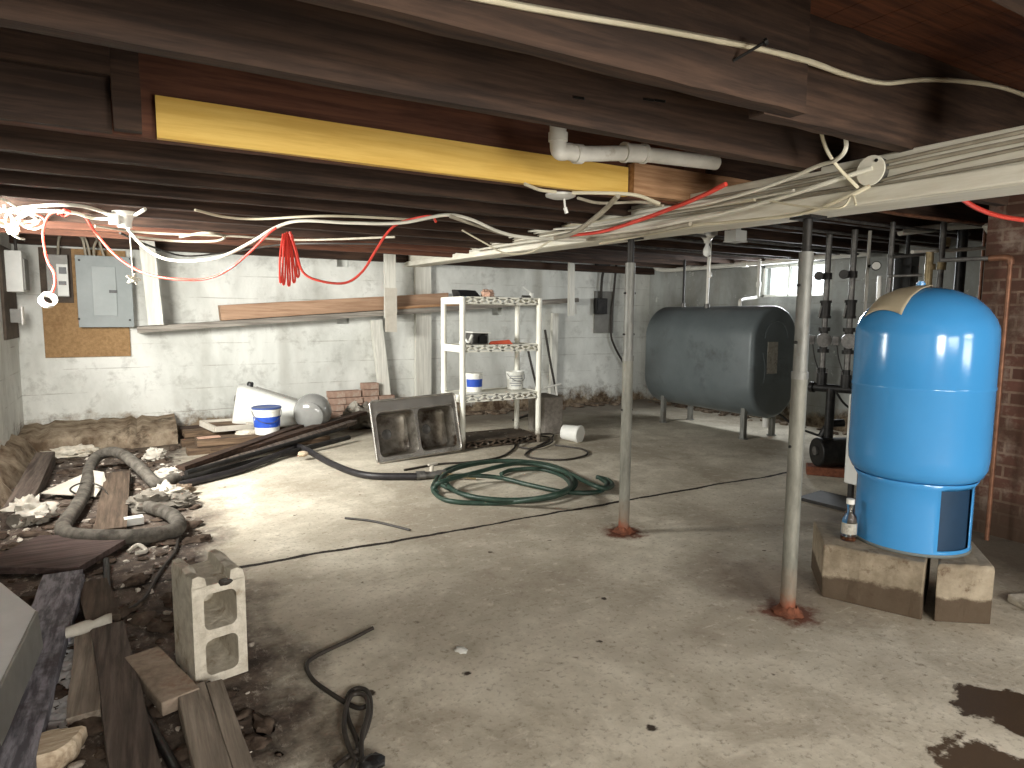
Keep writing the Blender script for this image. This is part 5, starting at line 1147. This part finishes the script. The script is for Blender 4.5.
# cable in the foreground
wire('extension_cable', [(0.761,2.409,0.012), (0.655,2.363,0.010), (0.522,2.310,0.010), (0.471,2.260,0.010), (0.468,2.153,0.010), (0.502,2.039,0.010), (0.533,1.958,0.010), (0.559,1.915,0.012), (0.590,1.911,0.018)], .0075, 'cable_dark', 'dark cord snaking from the looped cord over the front floor', 'cord', 8)
wire('extension_cable', [(0.453,1.639,0.020), (0.499,1.738,0.016), (0.512,1.886,0.010), (0.539,1.992,0.010), (0.576,2.030,0.010), (0.607,1.996,0.012), (0.591,1.906,0.014), (0.553,1.816,0.014), (0.502,1.729,0.020), (0.474,1.673,0.020), (0.474,1.780,0.030), (0.506,1.896,0.026), (0.552,1.978,0.024), (0.587,1.952,0.024), (0.568,1.861,0.026), (0.513,1.746,0.028), (0.472,1.612,0.016)], .0075, 'cable_dark', 'dark cord looped in a bight at the bottom of the photo', 'cord', 8)
wire('extension_cable', [(0.419,1.684,0.012), (0.455,1.705,0.012), (0.486,1.694,0.032)], .0075, 'cable_dark', 'short dark cord end sticking out left of the looped cord', 'cord', 8)
tag(MB().lump((0.510,1.643,0.020), .028, 6, (1.3, 1, .7), amp=.4).build('plug', 'black', smooth=50), 'black plug lying right of the looped cord', 'plug')
tag(MB().tube([(1.058,3.870,0.008), (1.184,3.734,0.008), (1.283,3.552,0.008), (1.325,3.468,0.008)], .007, 6).build('twig', 'cable_dark', smooth=50), 'thin dark twig on the floor beyond the joint', 'twig')
tag(MB().lump((0.999,2.098,0.004), .022, 9, (1, 1.3, .25), amp=.4).build('white_flake', 'plastic_white', smooth=50), 'small white flake on the middle of the front floor', 'flake')
# loose grit on the dirt
rn = random.Random(21); mb = MB()
for k in range(520):
    y = rn.uniform(1.7, 6.6); x = rn.uniform(-.85, .28-.02*(y-2)+rn.uniform(-.1, .12)); r = rn.choice((.004, .006, .008, .012, .018))*rn.uniform(.7, 1.3)
    R = Matrix.Rotation(rn.uniform(0, 6), 3, 'Z')
    mb.lump((x, y, r*.3), r, k, (1.3, .8, .5), n=6, m=4, amp=.4, R=R)
o = tag(mb.build('grit', 'chips'), 'pale grit and chips scattered over the dirt at the left', 'grit'); o['kind'] = 'stuff'
mb = MB()
for k in range(420):
    y = rn.uniform(1.7, 6.8); x = rn.uniform(-.9, .3); r = rn.choice((.01, .014, .02, .03, .045))*rn.uniform(.7, 1.1)
    mb.crumple((x, y, r*.1), r, k+90, (1.5, 1, .5), n=12, m=8, amp=.5, R=Matrix.Rotation(rn.uniform(0, 6), 3, 'Z'))
o = tag(mb.build('dirt_clods', 'dirt', smooth=60), 'brown dirt clods heaped over the floor at the left', 'dirt'); o['kind'] = 'stuff'
mb = MB()
fa0, fb0 = Vector((-0.292,2.978,0.012)), Vector((-0.313,2.227,0.012))
for k in range(260):
    q = fa0.lerp(fb0, rn.random()); r = rn.choice((.006, .01, .014, .022))*rn.uniform(.7, 1.2)
    mb.crumple((q.x+rn.gauss(.05, .035), q.y, .012), r, k+40, (1, 1.5, .22), n=9, m=5, amp=.6, R=Matrix.Rotation(rn.uniform(0, 6), 3, 'Z'))
o = tag(mb.build('paint_flakes', 'pale_sheet', smooth=60), 'whitish paint flakes beside the wide slate grey plank', 'flakes'); o['kind'] = 'stuff'
mb = MB()
for k in range(90):
    x = rn.uniform(2.5, 6.1); y = 7.40-abs(rn.gauss(0, .12)); r = rn.uniform(.02, .06)
    mb.lump((x, y, r*.2), r, k+2000, (1.4, 1, .5), n=9, m=6, amp=.4, R=Matrix.Rotation(rn.uniform(0, 6), 3, 'Z'))
for k in range(60):
    x = min(6.60, 6.62-abs(rn.gauss(0, .12))); y = rn.uniform(3.2, 7.2); r = rn.uniform(.02, .055)
    mb.lump((x, y, r*.2), r, k+3000, (1.4, 1, .5), n=9, m=6, amp=.4, R=Matrix.Rotation(rn.uniform(0, 6), 3, 'Z'))
o = tag(mb.build('rubble', 'rubble', smooth=60), 'crumbled rubble along the foot of the far walls', 'rubble'); o['kind'] = 'stuff'

# ------------------------------------------------------------------ cables
# on the girder's left face
def gp(px, py, dz=0): return None
G = lambda y, k: (gx(y)-.012, y, gz(y)+k)
wire('girder_cable', [(gx(.4)-.01, .4, gz(.4)+.150), (gx(1.0)-.012, 1.0, gz(1)+.142), (gx(1.5)-.012, 1.5, gz(1.5)+.128), (gx(2)-.012, 2, gz(2)+.125), (gx(3)-.02, 3, gz(3)+.14), (gx(4.5)-.02, 4.5, gz(4.5)+.16), (gx(6)-.02, 6, gz(6)+.17)], 0.0067, 'cable_grey', 'uppermost cable stapled along the white girder')
wire('girder_cable', [G(.4, .126), G(1, .120), G(1.45, .11), G(2, .105), G(3, .11), G(4.5, .13), G(6.5, .15)], 0.0067, 'cable_grey', 'second cable from the top on the white girder')
wire('girder_cable', [G(.4, .115), G(.9, .10), G(1.2, .085), G(1.4, .072), G(1.6, .07), G(2.2, .08), G(3.2, .09), G(5, .10), G(6.5, .12)], 0.0060, 'cable_grey', 'third cable down, passing below the round cover on the girder')
wire('girder_cable', [G(.4, .082), G(1.0, .066), G(1.5, .062), G(2.0, .064), G(2.7, .07), G(4, .075), G(6.6, .09)], 0.0053, 'cable_grey', 'lowest cable just above the ledger strip of the girder')
wire('girder_cable', [(2.185,1.359,1.697), (2.165,1.435,1.667), (2.165,1.611,1.635), (2.185,1.961,1.648), (2.205,2.210,1.661), (2.265,2.619,1.662), (2.325,3.030,1.667)], 0.0075, 'cable_cream', 'cream cable looping below the round cover along the girder')
wire('girder_cable', [(2.195,1.362,1.758), (2.165,1.496,1.731), (2.165,1.658,1.711), (2.175,1.902,1.693), (2.185,2.191,1.684), (2.225,2.731,1.691), (2.325,3.673,1.745), (2.475,5.012,1.791)], 0.0083, 'cable_white', 'white cable fanning left from the round cover')
wire('girder_cable', [(2.175,1.395,1.695), (2.125,1.441,1.768), (2.075,1.456,1.828), (2.025,1.448,1.895), (2.025,1.459,1.963)], 0.0060, 'cable_cream', 'cream cable dropping from the joists left of the round cover')
wire('girder_cable', [(2.025,1.360,1.864), (2.045,1.362,1.805), (2.075,1.416,1.781), (2.105,1.504,1.781), (2.125,1.631,1.764), (2.135,1.821,1.744), (2.155,2.104,1.736), (2.185,2.423,1.750), (2.275,2.969,1.758), (2.425,4.100,1.849)], 0.0075, 'cable_white', 'white looping cable from the joist to the girder bundle')
wire('girder_cable', [(2.155,1.386,1.635), (2.165,1.409,1.669), (2.155,1.445,1.633), (2.155,1.605,1.662), (2.165,1.748,1.702)], 0.0045, 'cable_cream', 'thin cream cable end curled under the round cover')
rd = thing('round_cover', (gx(1.5)-.04, 1.5, 1.73), 'white round junction cover on the girder face', 'junction box')
rc = Vector((2.240,1.371,1.752)); rc.x = gx(rc.y)-.002
MB().cyl(rc, rc+Vector((-.03, 0, 0)), .047, n=24).build('box_body', 'pipe_grey', rd, smooth=40)
MB().cyl(rc+Vector((-.03, 0, 0)), rc+Vector((-.036, 0, 0)), .051, n=28).build('cover', 'beam_paint', rd, smooth=40, bevel=.002)
MB().cyl(rc+Vector((-.036, -.02, .03)), rc+Vector((-.039, -.02, .03)), .006, n=8).build('screw', 'dark_steel', rd)
mb = MB()
# staples and nails on the girder
for k, (px, py) in enumerate(((744, 222), (800, 205), (939, 190), (852, 205), (700, 190))):
    pass
# long bundle from the girder across the joists to the electric panels
wire('main_cable', [(-0.024,4.630,1.772), (0.045,4.575,1.670), (0.145,4.484,1.585), (0.273,4.392,1.562), (0.446,4.209,1.580), (0.594,4.072,1.658), (0.710,3.934,1.736), (0.820,3.797,1.767), (1.049,3.614,1.752), (1.271,3.431,1.747), (1.455,3.248,1.781), (1.559,3.157,1.757), (1.715,3.111,1.696), (1.876,3.065,1.670), (2.265,3.094,1.687)], .0095, 'cable_white', 'thick white cable sagging from the lamp base to the girder')
wire('girder_cable', [(1.464,3.203,1.771), (1.642,3.203,1.732), (1.862,3.203,1.694), (2.275,3.258,1.703), (2.225,2.650,1.667), (2.185,2.190,1.666)], 0.0105, 'cable_grey', 'grey cable joining the girder bundle near the left post')
wire('girder_cable', [(1.848,2.288,1.772), (1.892,2.471,1.723), (1.882,2.654,1.659), (1.887,2.837,1.649)], 0.0120, 'cable_grey', 'short thick grey cable crossing onto the girder bundle')
wire('lamp_cable', [(1.395,2.323,1.782), (1.515,2.397,1.782), (1.597,2.398,1.782)], .007, 'cable_cream', 'cream cable entering the white lamp base from the left')
wire('lamp_cable', [(1.669,2.381,1.782), (1.771,2.316,1.782), (1.930,2.272,1.782), (2.008,2.196,1.740)], .008, 'cable_cream', 'cream cable running from the white lamp base to the girder')
wire('lamp_cable', [(1.739,2.434,1.775), (1.891,2.471,1.772), (2.052,2.379,1.778), (2.068,2.242,1.743)], .007, 'cable_grey', 'grey cable sagging just below the cream lamp cable')
wire('girder_cable', [(1.709,3.569,1.755), (1.816,3.477,1.677), (1.926,3.431,1.621), (2.017,3.294,1.621), (2.049,3.111,1.675)], 0.0053, 'cable_cream', 'thin cream cable hanging in a slack arc under the girder bundle')
wire('girder_cable', [(gx(6.8)-.04, 6.8, 1.95), (gx(5)-.035, 5, 1.9), (gx(3.6)-.035, 3.6, 1.83), (gx(2.6)-.03, 2.6, 1.77), (gx(1.9)-.03, 1.9, 1.74)], 0.0083, 'cable_cream', 'cream cable hugging the girder top toward the back wall')
wire('girder_cable', [(gx(6.4)-.05, 6.4, 1.91), (gx(4.6)-.045, 4.6, 1.85), (gx(3.3)-.04, 3.3, 1.80), (gx(2.3)-.035, 2.3, 1.752), (gx(1.7)-.03, 1.7, 1.742)], 0.0067, 'cable_white', 'white cable lying just under the cream girder cable')
# cream cable along the bent nail joist
wire('joist_cable', [(-0.293,1.182,1.823), (0.114,1.182,1.827), (0.601,1.182,1.859), (0.791,1.182,1.874), (1.035,1.182,1.897), (1.257,1.182,1.915), (1.418,1.182,1.926), (1.608,1.190,1.936), (1.831,1.220,1.949), (2.028,1.234,1.968), (2.216,1.234,2.011), (2.455,1.234,2.050), (2.725,1.234,2.078), (2.953,1.234,2.081)], .0075, 'cable_cream', 'cream cable fixed along the bent nail joist')
# white cables at the upper left
wire('ceiling_cable', [(-0.619,4.456,1.782), (-0.487,4.218,1.782), (-0.321,4.006,1.782), (-0.215,3.973,1.782), (-0.135,4.108,1.782), (-0.051,4.438,1.782)], .009, 'cable_white', 'upper white cable from the left edge to the lamp base')
wire('ceiling_cable', [(-0.526,4.397,1.782), (-0.364,4.254,1.782), (-0.255,4.264,1.782), (-0.186,4.433,1.782), (-0.060,4.397,1.782)], .009, 'cable_white', 'lower white cable from the left tangle to the lamp base')
wire('ceiling_cable', [(-0.040,4.384,1.782), (0.024,4.168,1.782), (0.069,3.902,1.782)], .009, 'cable_white', 'short white cable rising right of the lamp base')
wire('ceiling_cable', [(0.293,3.797,1.782), (0.455,3.978,1.782), (0.634,3.952,1.782), (0.942,3.623,1.782), (1.413,3.497,1.782)], .007, 'cable_cream', 'thin cream cable along the joists over the brown timber')
wire('ceiling_cable', [(-0.190,4.827,1.782), (0.111,5.038,1.782), (0.590,4.919,1.782), (1.054,4.897,1.782), (1.571,4.343,1.782)], .008, 'cable_grey', 'grey cable strung level behind the tilted white board')
wire('ceiling_cable', [(-0.006,5.310,1.782), (0.280,5.485,1.782), (0.534,5.316,1.782), (0.555,4.942,1.782), (0.427,4.831,1.782), (0.297,5.180,1.782)], .009, 'cable_grey', 'grey cable with a small end loop near the tilted white board')
wire('ceiling_cable', [(-0.063,5.151,1.782), (0.127,6.003,1.782), (0.427,6.852,1.782), (0.737,6.181,1.782), (1.048,5.216,1.782), (1.628,4.830,1.782)], .008, 'cable_dark', 'dark cable sagging on the wall above the brown timber')
rn = random.Random(17)
loops = (([(-0.535,3.851,1.782), (-0.506,4.055,1.782), (-0.524,4.518,1.782), (-0.613,5.033,1.762), (-0.639,4.912,1.782), (-0.559,4.417,1.782), (-0.520,4.559,1.782)], 'outermost white loop of the cable tangle at the left edge'),
 ([(-0.593,4.249,1.782), (-0.563,4.420,1.782), (-0.597,4.987,1.770), (-0.623,4.987,1.739), (-0.642,4.865,1.782), (-0.673,4.791,1.782)], 'lower white loop of the cable tangle at the left edge'),
 ([(-0.577,4.872,1.782), (-0.547,4.941,1.769), (-0.473,4.805,1.782), (-0.480,4.449,1.782), (-0.561,4.673,1.782)], 'small white loop right of the cable tangle'),
 ([(-0.557,4.717,1.782), (-0.471,4.443,1.782), (-0.428,4.543,1.782), (-0.448,4.889,1.782), (-0.494,4.895,1.750), (-0.547,4.895,1.758), (-0.560,4.812,1.782)], 'round white loop hanging beside the red wire'),
 ([(-0.696,4.941,1.770), (-0.644,4.941,1.756), (-0.605,4.941,1.776), (-0.546,4.852,1.782), (-0.452,4.696,1.782)], 'flat white cable through the tangle at the left edge'),
 ([(-0.548,4.185,1.782), (-0.587,4.736,1.782), (-0.628,4.987,1.732), (-0.601,5.033,1.703), (-0.582,5.124,1.707)], 'thin white tail hanging below the cable tangle'))
for p, lb in loops: wire('tangled_cable', p, .0065, 'cable_white', lb)
tag(MB().lump((-0.614,4.959,1.748), .035, 3, (1, 1, 1.1), amp=.4).build('cable_tie_bundle', 'cable_cream', smooth=60), 'yellowish taped knot in the cable tangle at the left edge', 'knot')
# red wires
rw = [(-0.337,4.236,1.782), (-0.394,4.478,1.782), (-0.448,4.758,1.721), (-0.440,4.712,1.613), (-0.425,4.667,1.542), (-0.396,4.621,1.477), (-0.391,4.575,1.413), (-0.408,4.575,1.361)]
wire('red_wire', rw, .007, 'cable_red', 'red wire hanging down to the white tape roll')
tp_ = (-0.429,4.575,1.321)
tag(MB().lathe([(.03, -.02), (.043, -.02), (.043, .02), (.03, .02), (.03, -.02)], tp_, 24, Matrix.Rotation(1.1, 3, 'X') @ Matrix.Rotation(.4, 3, 'Y'), cap=False).build('tape_roll', 'porcelain', smooth=40), 'white tape roll dangling from the red wire', 'tape')
wire('red_wire', [(-0.278,4.279,1.782), (-0.220,4.367,1.782), (-0.185,4.667,1.729), (-0.103,4.621,1.612), (-0.014,4.575,1.531), (0.087,4.484,1.477), (0.215,4.392,1.453), (0.369,4.301,1.454), (0.482,4.163,1.504), (0.586,4.026,1.602), (0.664,3.889,1.695), (0.699,3.843,1.725)], .0072, 'cable_red', 'long red wire sagging across the breaker panel')
wire('red_wire', [(-0.331,4.272,1.782), (-0.317,4.429,1.782), (-0.275,4.237,1.782), (-0.297,4.173,1.782), (-0.338,4.358,1.782)], .006, 'cable_red', 'small red wire coil under the joist at the upper left')
wire('red_wire', [(0.764,3.797,1.703), (0.788,3.770,1.604), (0.819,3.751,1.483), (0.900,3.706,1.435), (1.027,3.660,1.426), (1.111,3.614,1.487), (1.173,3.569,1.598), (1.234,3.523,1.706), (1.299,3.477,1.760), (1.403,3.328,1.782), (1.443,3.340,1.755)], .007, 'cable_red', 'red wire hanging between the red bundle and the white cable')
for k in range(5):
    a = (280+2.2*k)
p0 = [(0.736,3.843,1.695), (0.747,3.843,1.701), (0.757,3.843,1.707), (0.768,3.843,1.702), (0.779,3.843,1.698)]
p1 = [(0.712,3.843,1.434), (0.728,3.843,1.424), (0.755,3.843,1.419), (0.783,3.843,1.437), (0.805,3.843,1.465)]
mb = MB()
for k in range(5): mb.tube([p0[k], (Vector(p0[k])+Vector(p1[k]))/2+Vector(((k-2)*.004, .01*(k % 2), 0)), p1[k], (p1[k][0]+.012, p1[k][1], p1[k][2]+.03), (p0[k][0]+.008, p0[k][1]+.02, p0[k][2])], .006, 6)
tag(mb.build('red_wire_bundle', 'cable_red', smooth=50), 'folded bundle of red wire hanging from the joist', 'wire')
wire('red_wire', [(2.225,3.291,1.726), (2.205,2.876,1.705), (2.165,2.506,1.721), (2.145,2.279,1.741), (2.125,2.077,1.763), (2.105,1.918,1.788)], .010, 'cable_red', 'red wire along the girder cables below the tan board')
wire('red_wire', [(3.000,1.482,1.760), (3.050,1.438,1.713), (3.100,1.372,1.673), (3.150,1.279,1.645)], .010, 'cable_red', 'red wire drooping above the brick pier')
